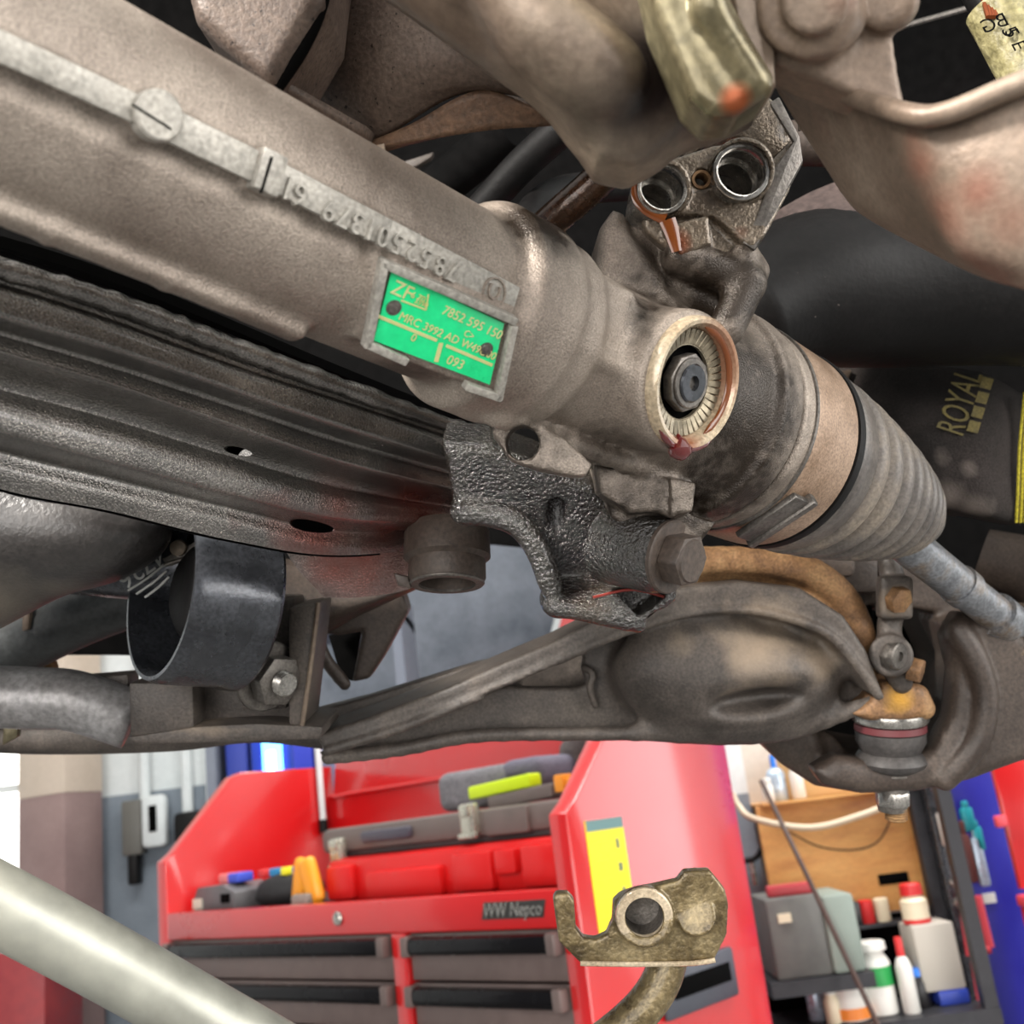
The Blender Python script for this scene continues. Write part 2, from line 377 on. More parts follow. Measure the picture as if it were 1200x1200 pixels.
RUST = M('rusty_steel', [rgb(92, 68, 50), rgb(132, 98, 66), rgb(158, 126, 88)], .6, .2, scale=36, bump=.45, bscale=600, oil=(rgb(190, 140, 50), .5, 90))
RUBBER = M('dusty_rubber', [rgb(76, 71, 68), rgb(104, 97, 91), rgb(128, 117, 104)], .5, .0, scale=30, bump=.15, bscale=600)
RUBD = M('dark_rubber', [rgb(11, 10, 10), rgb(20, 18, 18)], .55, .0, scale=14, bump=.2, bscale=300, speck=(rgb(110, 100, 96), .76), spec=.22)
BANDM = M('tan_band', [rgb(136, 112, 92), rgb(166, 142, 122)], .45, .3, scale=50, bump=.15, bscale=900, oil=(rgb(96, 66, 46), .4))
STEEL = M('bright_steel', [rgb(150, 146, 140), rgb(186, 182, 176)], .25, .85, scale=60, bump=.1, bscale=700)
DSTEEL = M('dull_steel', [rgb(92, 88, 84), rgb(128, 122, 116)], .4, .7, scale=60, bump=.2, bscale=700)
ZINC = M('zinc_rod', [rgb(104, 106, 110), rgb(136, 138, 142), rgb(126, 112, 98)], .4, .5, scale=50, bump=.15, bscale=500)
CREAM = M('cream_ring', [rgb(170, 150, 122), rgb(204, 188, 162)], .3, .25, scale=60, bump=.1, bscale=700, coat=.5, oil=(rgb(140, 66, 24), .1, 60))
TOOTH = M('toothed_steel', [rgb(120, 110, 92), rgb(172, 160, 138)], .3, .6, scale=90, bump=.1)
OILM = M('brown_oil', [rgb(92, 46, 18), rgb(116, 62, 26)], .16, .0, bump=0, coat=.25, spec=.5)
REDOIL = M('red_oil', [rgb(84, 16, 18), rgb(100, 22, 20)], .05, .0, bump=0, coat=1.0, spec=.8)
VOID = flat('black_gap', rgb(6, 6, 6), .9, spec=.05)
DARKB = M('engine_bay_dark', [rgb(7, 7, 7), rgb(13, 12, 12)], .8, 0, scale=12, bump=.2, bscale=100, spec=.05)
GREEN = M('green_label', [rgb(24, 214, 132), rgb(36, 232, 150)], .35, .1, scale=60, bump=.05, grit=.08, oil=(rgb(110, 150, 124), .5, 80))
GOLD = M('label_print', [rgb(206, 202, 130), rgb(224, 220, 170)], .35, .2, bump=0)
PALEG = flat('label_edge', rgb(150, 190, 160), .4)
MUD = M('oily_bracket', [rgb(70, 57, 37), rgb(108, 93, 63), rgb(146, 130, 96)], .32, .4, scale=60, bump=.6, bscale=420, coat=.3, bdist=.0015)
PALETUBE = M('pale_tube', [rgb(120, 120, 112), rgb(156, 156, 146), rgb(184, 182, 168)], .4, .45, scale=12, bump=.05, bscale=100, grit=.05, oil=(rgb(100, 90, 78), .5, 30))
WHITEP = flat('white_print', rgb(178, 178, 174), .5)
GLOVE = M('black_glove_fabric', [rgb(32, 29, 28), rgb(46, 42, 40), rgb(62, 56, 54)], .9, 0, scale=18, bump=.6, bscale=900, bdist=.0012, oil=(rgb(150, 138, 130), .9, 40), spec=.2)
GLPRINT = M('olive_print', [rgb(84, 76, 42), rgb(112, 100, 58)], .85, 0, scale=200, bump=.3, bscale=900)
YELK = M('yellow_knit', [rgb(150, 136, 30), rgb(214, 200, 60)], .8, 0, scale=500, bump=.4, bscale=900)
SLIP = M('sump_lip_brown', [rgb(70, 52, 40), rgb(112, 86, 66)], .55, .2, scale=40, bump=.5, bscale=500)
BELL = M('bellows_rubber', [rgb(48, 46, 46), rgb(72, 68, 66)], .5, scale=30, bump=.15, bscale=400)
# ================================================================== steering rack
A0 = P(0, 93, .26); A1 = P(600, 381, .385); DV = A1 - A0; a_ = nrm(DV)
def ax(s): return A0 + DV * s
n_ = cv(.664, -.195, -.722); n_ = nrm(n_ - a_ * np.dot(n_, a_))
b_ = np.cross(n_, a_); b_ = b_ if np.dot(b_, UP) > 0 else -b_
def hitcyl(x, y, r):
    d = ray(x, y); o = CAM - A0; dp = d - a_ * np.dot(d, a_); op = o - a_ * np.dot(o, a_)
    qa = dp @ dp; qb = 2 * dp @ op; qc = op @ op - r * r; D = max(qb * qb - 4 * qa * qc, 0); return CAM + d * ((-qb - sqrt(D)) / (2 * qa))
def radial(p): q = p - A0; return nrm(q - a_ * np.dot(q, a_))
rack = thing('steering_rack', 'long grey cast steering rack with green label, pinion housing and ribbed boot', 'steering rack', ax(.9))
S = Solid(.0012)
S.cyl(ax(-.95), ax(.97), .031, rd=.002)
rib = [hitcyl(x, y, .0315) for x, y in ((-60, 30), (60, 84), (180, 140), (310, 203), (450, 274), (598, 350))]
rib = [rib[0] - a_ * .075] + rib; rdir = radial(rib[3]); tdir = np.cross(a_, rdir)
for i in range(len(rib) - 1):
    p, q = rib[i], rib[i + 1]; u = nrm(q - p); r = radial((p + q) / 2)
    S.box((p + q) / 2, [u, np.cross(u, r), r], [np.linalg.norm(q - p) / 2 + .001, .0036 + .0007 * (i > 2), .0022], rd=.0007, k=.001)
S.path([hitcyl(x, y, .0335) for x, y in ((-60, 56), (60, 109), (180, 164), (310, 225), (440, 288))], .0032, k=.004, mode=-1, sm=2)
S.path([hitcyl(x, y, .0335) for x, y in ((440, 292), (452, 330), (440, 380), (425, 405))], .0030, k=.004, mode=-1, sm=3)
c = hitcyl(178, 137, .0315); S.cyl(c - radial(c) * .004, c + radial(c) * .0036, .0056, rd=.0008, k=.0015)
c = hitcyl(308, 203, .0315); S.box(c, [a_, np.cross(a_, radial(c)), radial(c)], [.0035, .0052, .0034], rd=.0008, k=.0015)
low = [hitcyl(x, y, .0312) for x, y in ((-60, 214), (60, 262), (200, 319), (352, 383))]
low = [low[0] - a_ * .075] + low
for i in range(4):
    p, q = low[i], low[i + 1]; u = nrm(q - p); r = radial((p + q) / 2)
    S.box((p + q) / 2, [u, np.cross(u, r), r], [np.linalg.norm(q - p) / 2 + .0008, .0040, .0046], rd=.002, k=.003)
# pad that carries the label: an oblique frame on the round housing
pc = hitcyl(513, 384, .0355); prad = nrm(radial(pc) * .8 + nrm(CAM - pc) * .5); prad = nrm(prad - a_ * np.dot(prad, a_) * .6)
def onplate(x, y, off=0.0): return hit(x, y, pc + prad * off, prad)
frame_px = [(447, 304), (605, 374), (584, 466), (424, 404)]
S.poly([onplate(*q, -.0005) for q in frame_px], -prad * .012, rd=.001, k=.005)
# flange, neck, bell
S.cyl(ax(.86), ax(1.0), .0375, rd=.004, k=.006)
S.cyl(ax(.95), ax(1.07), .0355, rd=.004, k=.004)
S.cyl(ax(1.0), ax(1.66), .0315, rd=.003, k=.006)
for q0, q1 in (((668, 402), (742, 440)), ((664, 318), (735, 350))):
    S.cap(hitcyl(*q0, .0315), hitcyl(*q1, .0315), .0028, k=.004)
S.cyl(ax(1.36), ax(1.67), .036, .0475, rd=.003, k=.012)
S.cyl(ax(1.60), ax(1.685), .0485, rd=.002, k=.003)
S.cyl(ax(1.70), ax(1.76), .0475, rd=.002, k=.001)
CC = ax(1.31) + n_ * .0425
S.cyl(CC - n_ * .07, CC - n_ * .003, .0255, rd=.002, k=.008)
S.cyl(CC - n_ * .02, CC - n_ * .002, .0265, rd=.002, k=.003)
S.cyl(CC - n_ * .0085, CC + n_ * .02, .0203, rd=.0005, k=.0006, mode=-1)
# lower ledge, mounting ear, foot block
S.path(PP([(583, 488, .372), (650, 512, .395), (730, 541, .415), (800, 562, .43)]), .0036, k=.005)
S.poly(PP([(576, 506), (582, 494), (612, 490), (660, 512), (694, 544), (686, 559), (668, 557), (632, 550), (598, 538)], .384), cv(.0, .0, .024), rd=.0012, k=.0015)
S.cyl(P(610, 518, .37), P(616, 522, .42), .0062, k=.0008, mode=-1)
S.poly(PP([(699, 545), (760, 556), (787, 560), (816, 566), (812, 598), (790, 608), (768, 600), (740, 602), (704, 578)], .418), cv(0, 0, .04), rd=.0012, k=.0015)
S.poly(PP([(712, 575), (770, 590), (840, 612), (818, 640), (756, 634), (716, 606)], .430), cv(0, 0, .03), rd=.0015, k=.002)
S.poly(PP([(786, 560), (816, 566), (812, 600), (786, 606)], .414), cv(0, 0, .03), rd=.0012, k=.001)
housing_lower = S
# valve tower
S.poly(PP([(700, 305), (704, 264), (719, 243), (732, 247), (741, 272), (765, 300), (790, 350), (790, 400), (730, 390), (690, 345)], .418), cv(0, 0, .05), rd=.005, k=.006)
S.poly(PP([(738, 238), (760, 262), (800, 290), (838, 288), (868, 287), (884, 303), (884, 325), (870, 352), (846, 382), (826, 400), (780, 410), (740, 380)], .424), cv(0, 0, .05), rd=.005, k=.005)
S.cap(P(800, 300, .418), P(872, 330, .42), .0075, k=.006)
S.cap(P(876, 332, .418), P(852, 384, .415), .0072, k=.004)
S.cap(P(872, 300, .42), P(884, 318, .425), .006, k=.004)
hs = part('housing', S.mesh(), ALU, rack)
stain_or_light(hs, [(P(622, 285, .36), .022, .8), (P(560, 290, .35), .010, .45), (P(655, 340, .37), .012, .8), (P(790, 330, .42), .035, .6), (P(850, 340, .415), .03, .75), (P(745, 400, .40), .024, .9),  # last spot paints the shade of the recess left of the cap
           (P(715, 520, .41), .03, .45), (P(880, 470, .42), .045, .75), (P(850, 580, .43), .045, .70), (P(760, 600, .43), .04, .62), (P(625, 530, .39), .03, .42), (P(590, 420, .36), .010, .4), (P(480, 440, .35), .02, .5), (P(430, 380, .33), .012, .42),
           (P(640, 270, .375), .02, .9), (P(300, 130, .29), .02, .2), (P(420, 180, .32), .012, .3)], .6)
# valve body with two ports
T = Solid(.001)
pf = PP([(740, 224), (743, 207), (755, 194), (774, 188), (800, 180), (836, 168), (868, 164), (892, 171), (905, 186), (922, 168), (933, 162), (938, 186), (925, 224), (896, 278), (880, 291), (868, 284), (846, 263), (832, 252), (796, 253), (768, 249), (750, 240)], .414)
T.poly(pf, cv(.0, -.002, .022), rd=.0012, k=.002)
T.poly(PP([(779, 264), (831, 251), (835, 286), (797, 300)], .410), cv(0, 0, .02), rd=.0015, k=.002)
T.poly(PP([(748, 240), (790, 252), (834, 252), (872, 288), (850, 300), (790, 300), (756, 270)], .417), cv(0, 0, .02), rd=.002, k=.002)
T.cyl(P(776, 221, .409), P(776, 221, .415), .0112, rd=.0012, k=.001)
T.cyl(P(869, 201, .409), P(869, 201, .415), .0125, rd=.0012, k=.001)
T.cyl(P(776, 221, .40), P(770, 227, .440), .0098, rd=.0005, k=.0006, mode=-1)
T.cyl(P(869, 201, .40), P(864, 206, .440), .0110, rd=.0005, k=.0006, mode=-1)
T.cyl(P(822, 210, .40), P(822, 210, .432), .0036, rd=.0003, k=.0006, mode=-1)
vb = part('valve_body', T.mesh(), GREASE, rack, label='greasy valve body with two open ports')
stain_or_light(vb, [(P(752, 232, .41), .011, .62), (P(790, 285, .408), .010, .8), (P(770, 258, .41), .009, .7), (P(870, 270, .41), .006, .4)], .7)
for (x, y, r, sx, sy) in ((776, 221, .0090, -.24, -.26), (869, 201, .0102, -.20, -.20)):
    p0 = P(x, y, .4085); axp = nrm(cv(sx, sy, 1))
    po = part('port_liner', join(ring(p0, FW, r * .93, r * 1.08, -.0004, .0022, 56, .0004), ring(p0, axp, r * .90, r * .96, .001, .008, 56), ring(p0, axp, r * .80, r * .96, .008, .0086, 56), ring(p0, axp, r * .78, r * .86, .0086, .020, 56)), STEEL, rack)
    part('port_seat', ring(p0, axp, r * .42, r * .80, .018, .021, 40, .0003), DSTEEL, po)
    part('port_bore', lathe(p0, axp, [(.0205, r * .45), (.0245, r * .45)], 32), VOID, po)
th = [ring(P(822, 210, .4135), FW, .0026, .0037, i * .0014, i * .0014 + .0008, 24) for i in range(6)]
part('threaded_hole', join(*th), RUST, rack)
part('side_plate', prism(PP([(902, 120), (913, 113), (937, 160), (941, 188), (884, 293), (870, 284), (886, 255), (908, 196), (930, 166)], .4125), cv(.001, 0, .004), .0005), DSTEEL, rack, label='bright steel edge plate')
part('top_bracket', prism(PP([(798, 190), (806, 152), (856, 122), (904, 112), (930, 152), (930, 164), (905, 188), (868, 160), (836, 165)], .424), cv(0, .004, .03), .002), GREASE, rack)
for (x, y) in ((931, 122), (939, 140)):
    part('clip_tab', box(P(x, y, .42), [RT * .9 + UP * .3, UP, FW], [.001, .004, .002], .0004), STEEL, rack)
# oil on the valve body
for pts, rr in ((((782, 258), (787, 272), (793, 295)), (.0034, .0030, .0020)), (((744, 214), (746, 232), (758, 246), (780, 256)), (.0014, .0020, .0022, .0028))):
    part('oil_run', tube(PP(pts, .4095), rr, 10, 5, (FW, .35)), OILM, rack, label='amber oil running from the port')
# pinion cover ring, toothed washer, nut, plug
prof = [(-.006, .0246), (-.001, .0248), (.0016, .0246), (.0028, .0236), (.0026, .0222), (.0006, .0208), (-.0030, .0200), (-.0060, .0198)]
cr_ = part('pinion_ring', lathe(CC, n_, prof, 72, False), CREAM, rack, label='cream sealing ring wet with oil')
stain_or_light(cr_, [(CC + nrm(np.cross(n_, b_)) * q * .0 + P(848, 440, .39) - P(817, 455, .39), .026, .85), (CC + P(805, 525, .39) - P(817, 455, .39), .018, .6)], .8)
part('ring_floor', lathe(CC, n_, [(-.0084, .0202), (-.0082, .0)], 48, False), VOID, rack)
teeth = []; u_, v_ = perp(n_)
for k in range(40):
    t = 2 * pi * k / 40; e = u_ * cos(t) + v_ * sin(t); g = np.cross(n_, e)
    teeth.append(box(CC + e * .0170 - n_ * .0040, [nrm(e + n_ * .25), g, n_], [.0030, .00118, .0007], .0002, 1))
part('toothed_washer', join(*teeth, ring(CC, n_, .0138, .0146, -.0058, -.0042, 48), ring(CC, n_, .0142, .0198, -.0062, -.0052, 48)), TOOTH, rack, angle=30)
nut = part('hex_nut', join(prism([CC - n_ * .0062 + (u_ * cos(t) + v_ * sin(t)) * .0112 for t in [2 * pi * k / 8 for k in range(8)]], n_ * .0045, .0008), ring(CC, n_, .0070, .0094, -.003, -.0006, 40, .0004)), DSTEEL, rack)
part('plug', ring(CC, n_, .0028, .0072, -.004, .0004, 36, .0006), BLKPNT, nut)
part('plug_hole', lathe(CC, n_, [(-.003, .0030), (-.0025, .0)], 24, False), VOID, nut)
part('oil_drop', lathe(P(797, 527, .392), -UP + n_ * .2, [(-.006, .0004), (-.003, .0030), (0, .0046), (.002, .0040), (.0036, .0018), (.0042, .0002)], 20), REDOIL, rack, label='dark red oil drop')
eR = nrm(RT - n_ * np.dot(RT, n_)); eU = np.cross(n_, eR); eU = eU if np.dot(eU, UP) > 0 else -eU
part('oil_film', tube([CC + n_ * .0004 + (eR * cos(t) + eU * sin(t)) * .0212 for t in np.linspace(-1.25, 1.35, 14)], [.0006] + [.0021] * 12 + [.0006], 12, 3, (n_, .5)), OILM, rack, label='amber oil film inside the ring')
part('oil_film', tube([CC + n_ * .0012 + (eR * cos(t) + eU * sin(t)) * .0243 for t in np.linspace(-2.5, -1.1, 9)], [.0004] + [.0014] * 7 + [.0004], 10, 3), REDOIL, rack)
# band, clamps, boot
def lat(prof, n=80): return lathe(ax(0), a_, [(s * .1806 if False else s * np.linalg.norm(DV), r) for s, r in prof], n, False)
bd = part('clamp_band', lat([(1.755, .044), (1.757, .0478), (1.765, .0483), (1.95, .0478), (1.955, .0470), (1.957, .044)], 96), BANDM, rack, label='wide tan clamp band')
stain_or_light(bd, [(P(850, 640, .45), .03, .6), (P(930, 420, .47), .02, .5)], .8)
part('clamp_strap', lat([(1.958, .044), (1.96, .0482), (1.972, .0486), (1.985, .0484), (1.987, .044)], 96), RUBD, rack)
part('clamp_strap', lat([(1.742, .044), (1.744, .0484), (1.752, .0486), (1.754, .044)], 96), DSTEEL, rack)
q = hitcyl(905, 607, .049); r = radial(q); buck = part('clamp_buckle', join(box(q, [a_, np.cross(a_, r), r], [.006, .016, .0016], .0008), box(q + a_ * .007, [a_, np.cross(a_, r), r], [.0022, .018, .003], .0012)), DSTEEL, rack)
pr = [(1.985, .044)]; env = lambda s: np.interp(s, [1.985, 2.12, 2.25, 2.4, 2.55, 2.7, 2.8, 2.86], [.0478, .0462, .0440, .0405, .0360, .0300, .0245, .0185])
ss = [1.985, 2.03, 2.10]; pr += [(1.99, .0476), (2.03, .0472), (2.08, .0462)]
s0 = 2.09; nco = 9
for k in range(nco):
    w_ = .106 - .0050 * k
    for t in np.linspace(0, 1, 13)[:-1]:
        s_ = s0 + w_ * t; pr.append((s_, env(min(s_, 2.86)) - .0078 * (1 - k * .05) * (.5 + .5 * cos(2 * pi * t)) ** 2))
    s0 += w_
pr += [(s0, .018), (s0 + .03, .0165), (s0 + .05, .0150), (s0 + .05, .008)]
print('boot end s', s0, )
part('boot', lat(pr, 96), RUBBER, rack, angle=None, label='dusty ribbed rubber boot')
part('boot_clip', join(tube(PP([(1062, 632, .585), (1072, 640, .58), (1078, 628, .58)]), .0012, 8, 3), tube(PP([(1060, 648, .585), (1068, 640, .58), (1064, 632, .58)]), .0011, 8, 3)), RUST, rack)
tr = part('tie_rod', tube(PP([(1040, 610, .60), (1062, 636, .605), (1110, 675, .63), (1190, 738, .67)]), [.0125, .0118, .0112, .0112], 24, 5), ZINC, rack)
part('tie_rod_collar', join(tube(PP([(1122, 684, .636), (1132, 692, .64)]), .0125, 24, 1), tube(PP([(1166, 719, .657), (1180, 730, .664)]), .0138, 24, 1)), ZINC, rack)
p0 = P(1184, 736, .668); d0 = nrm(P(1215, 760, .685) - p0)
part('lock_nut', hexa(p0, d0, .021, .014, 6, .0015, .3), PALE, rack)
part('tie_rod_end', tube(PP([(1196, 745, .676), (1290, 820, .72)]), .019, 20, 1), PALE, rack)
# label plate
lab = [(458, 317), (590, 378), (573, 450), (437, 398)]
pl = part('label_plate', prism([onplate(*q, .0004) for q in lab], prad * .0007, .0001), GREEN, rack, smooth=False, label='bright green metal label with gold print')
stain_or_light(pl, [(onplate(585, 385), .008, .55), (onplate(470, 330), .003, .4)], .9)
fr = []
for seg in (((449, 308), (430, 402)), ((430, 402), (472, 421)), ((449, 308), (600, 374)), ((548, 452), (583, 464)), ((583, 464), (600, 384))):
    p, q = onplate(*seg[0], .0008), onplate(*seg[1], .0008); u = nrm(q - p)
    fr.append(box((p + q) / 2, [u, np.cross(prad, u), prad], [np.linalg.norm(q - p) / 2 + .0012, .0013, .0020], .0005))
part('label_frame', join(*fr), PAD, rack)
xd = nrm(onplate(590, 378) - onplate(458, 317)); yd = nrm(onplate(458, 317) - onplate(437, 398))
def ptext(s, x, y, size, al='LEFT'): return text(s, onplate(x, y, .0013), xd, yd, size, .0001, al)
prt = [ptext('7852 595 150', 519, 363, .0042), ptext('MRC 3992 AD W49U00', 468, 370, .0037), ptext('ZF', 460, 336, .0062), ptext('6 70', 482, 345, .0028), ptext('3590', 486, 352, .0024), ptext('0', 482, 395, .0036), ptext('093', 524, 421, .0044), ptext('C>', 544, 390, .003)]
def pline(x0, y0, x1, y1, w): 
    p, q = onplate(x0, y0, .0012), onplate(x1, y1, .0012); u = nrm(q - p); return box((p + q) / 2, [u, np.cross(prad, u), prad], [np.linalg.norm(q - p) / 2, w, .00012])
prt += [pline(442, 370, 512, 399, .0005), pline(523, 405, 577, 428, .0005), pline(517, 402, 511, 424, .0007), pline(502, 345, 499, 363, .00025), pline(470, 352, 499, 363, .00025)]
part('label_print', join(*prt), GOLD, pl, smooth=False)
for (x, y) in ((461, 360), (569, 409)):
    p = onplate(x, y, .0008)
    part('rivet', join(ring(p, prad, .0014, .0024, -.001, .0005, 24), lathe(p, prad, [(0, .0020), (.0008, .0016), (.0010, .0004)], 20)), DSTEEL, pl)
ribm = []
for i in range(len(rib) - 1):
    p, q = rib[i] + radial(rib[i]) * .0019, rib[i + 1] + radial(rib[i + 1]) * .0019; u = nrm(q - p); r = radial((p + q) / 2)
    ribm.append(box((p + q) / 2, [u, np.cross(u, r), r], [np.linalg.norm(q - p) / 2 + .0006, .0034 + .0007 * (i > 2), .0008], .0005))
part('number_strip', join(*ribm), PAD, rack, label='raised flat strip carrying the casting number')
for x, y, k in ((178, 137, 0), (308, 203, 1)):
    c = hitcyl(x, y, .0315); r = radial(c)
    part('cast_pad', lathe(c, r, [(0, .0060), (.0044, .0060), (.0050, .0054)], 36) if k == 0 else box(c + r * .0022, [a_, np.cross(a_, r), r], [.0036, .0054, .0026], .0006), PAD, rack)
# raised casting numbers, upside down as the rack hangs
for ch, x, y in (('7', 529, 317), ('8', 515, 310), ('5', 497, 301), ('2', 482, 293), ('5', 464, 284), ('0', 448, 276), ('1', 433, 268), ('3', 417, 260), ('7', 402, 253), ('9', 385, 245), ('6', 350, 227), ('1', 336, 219)):
    p = hitcyl(x, y, .0344); r = radial(p); part('raised_digit', text(ch, p, -a_, np.cross(r, -a_), .0084, .0011, 'CENTER'), PAD, rack, smooth=False)
p = hitcyl(579, 343, .0344); r = radial(p)
part('raised_letter', join(text('C', p, np.cross(r, a_), -a_, .0074, .0006, 'CENTER')), ALU, rack, smooth=False)
part('raised_ring', ring(p, r, .0042, .0048, -.001, .0003, 32), ALU, rack)
p = hitcyl(178, 137, .0366); r = radial(p); part('pad_slot', box(p, [nrm(a_ + np.cross(a_, r) * .1), np.cross(a_, r), r], [.0052, .00025, .0002]), VOID, rack)
p = hitcyl(312, 205, .0364); part('pad_slot', box(p, [np.cross(a_, r), a_, r], [.0048, .0003, .0004]), VOID, rack)
# ================================================================== underbody around the rack
# dark engine bay shell that closes the view upward
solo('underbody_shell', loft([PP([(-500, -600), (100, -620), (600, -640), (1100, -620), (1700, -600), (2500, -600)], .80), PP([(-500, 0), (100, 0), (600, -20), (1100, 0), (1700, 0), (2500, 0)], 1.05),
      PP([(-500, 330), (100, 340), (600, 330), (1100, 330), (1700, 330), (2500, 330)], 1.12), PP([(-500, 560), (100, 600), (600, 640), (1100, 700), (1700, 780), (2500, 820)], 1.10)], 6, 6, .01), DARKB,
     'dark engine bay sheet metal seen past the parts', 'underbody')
# --- crossmember below the rack
def dl(d0, x): return 1.0 / ((1 / d0) * (1 - .31 * x / 540.0))
XS = [-130, 0, 130, 270, 400, 548]
rows_ = [([268, 300, 345, 398, 450, 503], 0.343), ([290, 322, 364, 416, 461, 511], 0.334), ([298, 333, 375, 427, 470, 519], 0.3335), ([302, 338, 379, 430, 473, 522], 0.3312), ([322, 358, 397, 446, 490, 536], 0.3298), ([333, 372, 410, 457, 501, 545], 0.3308), ([346, 384, 422, 468, 512, 555], 0.3405), ([354, 393, 431, 477, 520, 561], 0.3425), ([358, 397, 435, 481, 524, 564], 0.3412), ([370, 408, 446, 493, 536, 573], 0.3402), ([376, 415, 452, 500, 543, 579], 0.3415), ([398, 437, 472, 519, 558, 590], 0.354), ([416, 455, 490, 534, 571, 597], 0.358), ([424, 462, 498, 541, 577, 600], 0.356), ([438, 477, 511, 552, 586, 606], 0.3545), ([462, 502, 537, 574, 604, 612], 0.3552), ([470, 510, 545, 582, 611, 616], 0.3585), ([484, 526, 558, 593, 621, 620], 0.37), ([492, 534, 566, 599, 628, 622], 0.3715), ([508, 550, 580, 612, 640, 628], 0.3708), ([524, 573, 599, 633, 651, 636], 0.3728)]
rows_ = [([round(ys[0] + 3.4 * (ys[0] - ys[1]))] + ys, d) for ys, d in rows_]; XS = [-572] + XS
beam_rows = [PP([(x, y, dl(d0, x)) for x, y in zip(XS, ys)]) for i_, (ys, d0) in enumerate(rows_)]
sub = thing('subframe_crossmember', 'oily black pressed steel crossmember under the steering rack', 'subframe', P(300, 520, .42))
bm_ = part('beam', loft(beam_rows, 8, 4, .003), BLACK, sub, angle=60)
def hole(x, y, d, r, nrm_, L=.03): return lathe(P(x, y, d) - nrm(nrm_) * L / 2, nrm_, [(0, r), (L, r)], 28)
dn = nrm(cv(.1, -1, -.35))
bpy.context.view_layer.update()
def oval(x, y, d, wx, wy, L=.02): return prism([P(x + wx * cos(t), y + wx * .16 * cos(t) + wy * sin(t), d - L / 2) for t in np.linspace(0, 2 * pi, 25)[:-1]], FW * L)
cut(bm_, oval(357, 617, dl(.3715, 357), 23, 8, .03), oval(267, 526, dl(.355, 267), 14, 5))
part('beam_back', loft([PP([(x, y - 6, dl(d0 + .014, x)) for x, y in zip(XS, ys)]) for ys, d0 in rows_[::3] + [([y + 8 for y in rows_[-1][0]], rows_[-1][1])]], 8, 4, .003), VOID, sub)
stain_or_light(bm_, [(P(380, 625, .47), .045, .52), (P(470, 600, .50), .05, .62), (P(450, 560, .47), .03, .35), (P(147, 463, .36), .004, .9), (P(55, 527, .36), .004, .9), (P(330, 600, .44), .03, .4)], .9)  # broad red patches paint in the red chest's reflection
# crumbly weld bead along the beam's top edge
wp = spline(PP([(x, y - 3, dl(.331, x)) for x, y in zip(XS, [195, 290, 318, 356, 408, 456, 508])]), 14); rr = [.0028 + .0016 * random.random() for _ in wp]
part('sealer_bead', tube(wp, rr, 10, 1), BLACK, sub, angle=None)
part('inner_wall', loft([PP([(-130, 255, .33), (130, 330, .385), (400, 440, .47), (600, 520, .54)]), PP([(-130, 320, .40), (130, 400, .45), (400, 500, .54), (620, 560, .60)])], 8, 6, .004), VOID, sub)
# slot at the beam's left
part('slot_lip', tube(PP([(-60, 528, .37), (40, 560, .405), (118, 572, .425), (140, 570, .43)]), [.008, .0085, .007, .002], 14, 5), BLKPNT, sub)
# lower web that carries the bush
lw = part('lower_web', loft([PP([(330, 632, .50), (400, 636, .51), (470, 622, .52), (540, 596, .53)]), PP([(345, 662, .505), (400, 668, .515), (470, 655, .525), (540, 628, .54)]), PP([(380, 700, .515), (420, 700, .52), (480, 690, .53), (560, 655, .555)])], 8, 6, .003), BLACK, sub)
stain_or_light(lw, [(P(430, 650, .5), .06, .7)], .9)  # reddish tint here is the chest's reflection put into the colour
# bush sleeve
bc = P(524, 668, .50); bd_ = nrm(cv(.02, -1, -.33))
bu = part('bush_sleeve', join(lathe(bc - bd_ * .022, bd_, [(0, .0178), (.004, .0202), (.016, .0205), (.018, .0182), (.026, .0182), (.028, .0172), (.028, .0132), (.010, .0128)], 44, False)), IRON2, sub)
part('bush_rim', ring(bc, bd_, .0134, .0176, .0055, .0072, 44, .0006), DSTEEL, bu)
part('bush_core', join(ring(bc, bd_, .0062, .0105, -.012, .001, 36, .001), ring(bc, bd_, .010, .0138, -.016, -.008, 36)), IRON, bu)
part('bush_tab', prism(PP([(462, 672), (478, 676), (482, 690), (466, 686)], .495), FW * .004, .0005), IRON2, bu)
# tarry end bracket
K = Solid(.0013)
K.poly(PP([(520, 505), (575, 508), (640, 535), (700, 560), (722, 600), (748, 640), (745, 680), (720, 694), (680, 700), (655, 706), (645, 690), (636, 672), (618, 640), (596, 618), (560, 607), (533, 606), (528, 560)], .452), cv(.0, .013, .03), rd=.005, k=.004)
K.path(PP([(540, 601, .448), (575, 603, .447), (608, 615, .446), (632, 648, .446), (647, 690, .448)]), .0046, k=.005)
K.path(PP([(650, 712, .447), (690, 718, .450), (748, 732, .455)]), .0035, k=.004)
K.poly(PP([(642, 700), (700, 690), (722, 690), (790, 700), (745, 734), (700, 728), (652, 716)], .449), cv(0, 0, .045), rd=.003, k=.004)
K.path(PP([(735, 635, .45), (752, 655, .45), (768, 690, .455)]), .0085, k=.008)
K.cap(P(655, 702, .462), P(745, 694, .468), .0085, k=.004)
K.poly(PP([(724, 696), (762, 690), (786, 700), (752, 726)], .44), cv(0, 0, .036), rd=.001, k=.001, mode=-1)
K.cap(P(652, 592, .450), P(651, 614, .450), .0036, k=.002, mode=-1)
K.cap(P(652, 592, .465), P(651, 614, .465), .0036, k=.002, mode=-1)
kb = part('end_bracket', K.mesh(), TAR, sub, angle=None, label='bracket end caked in black tarry oil')
stain_or_light(kb, [(P(700, 675, .45), .02, .5), (P(690, 720, .45), .02, .45), (P(600, 605, .45), .015, .3)], .9)
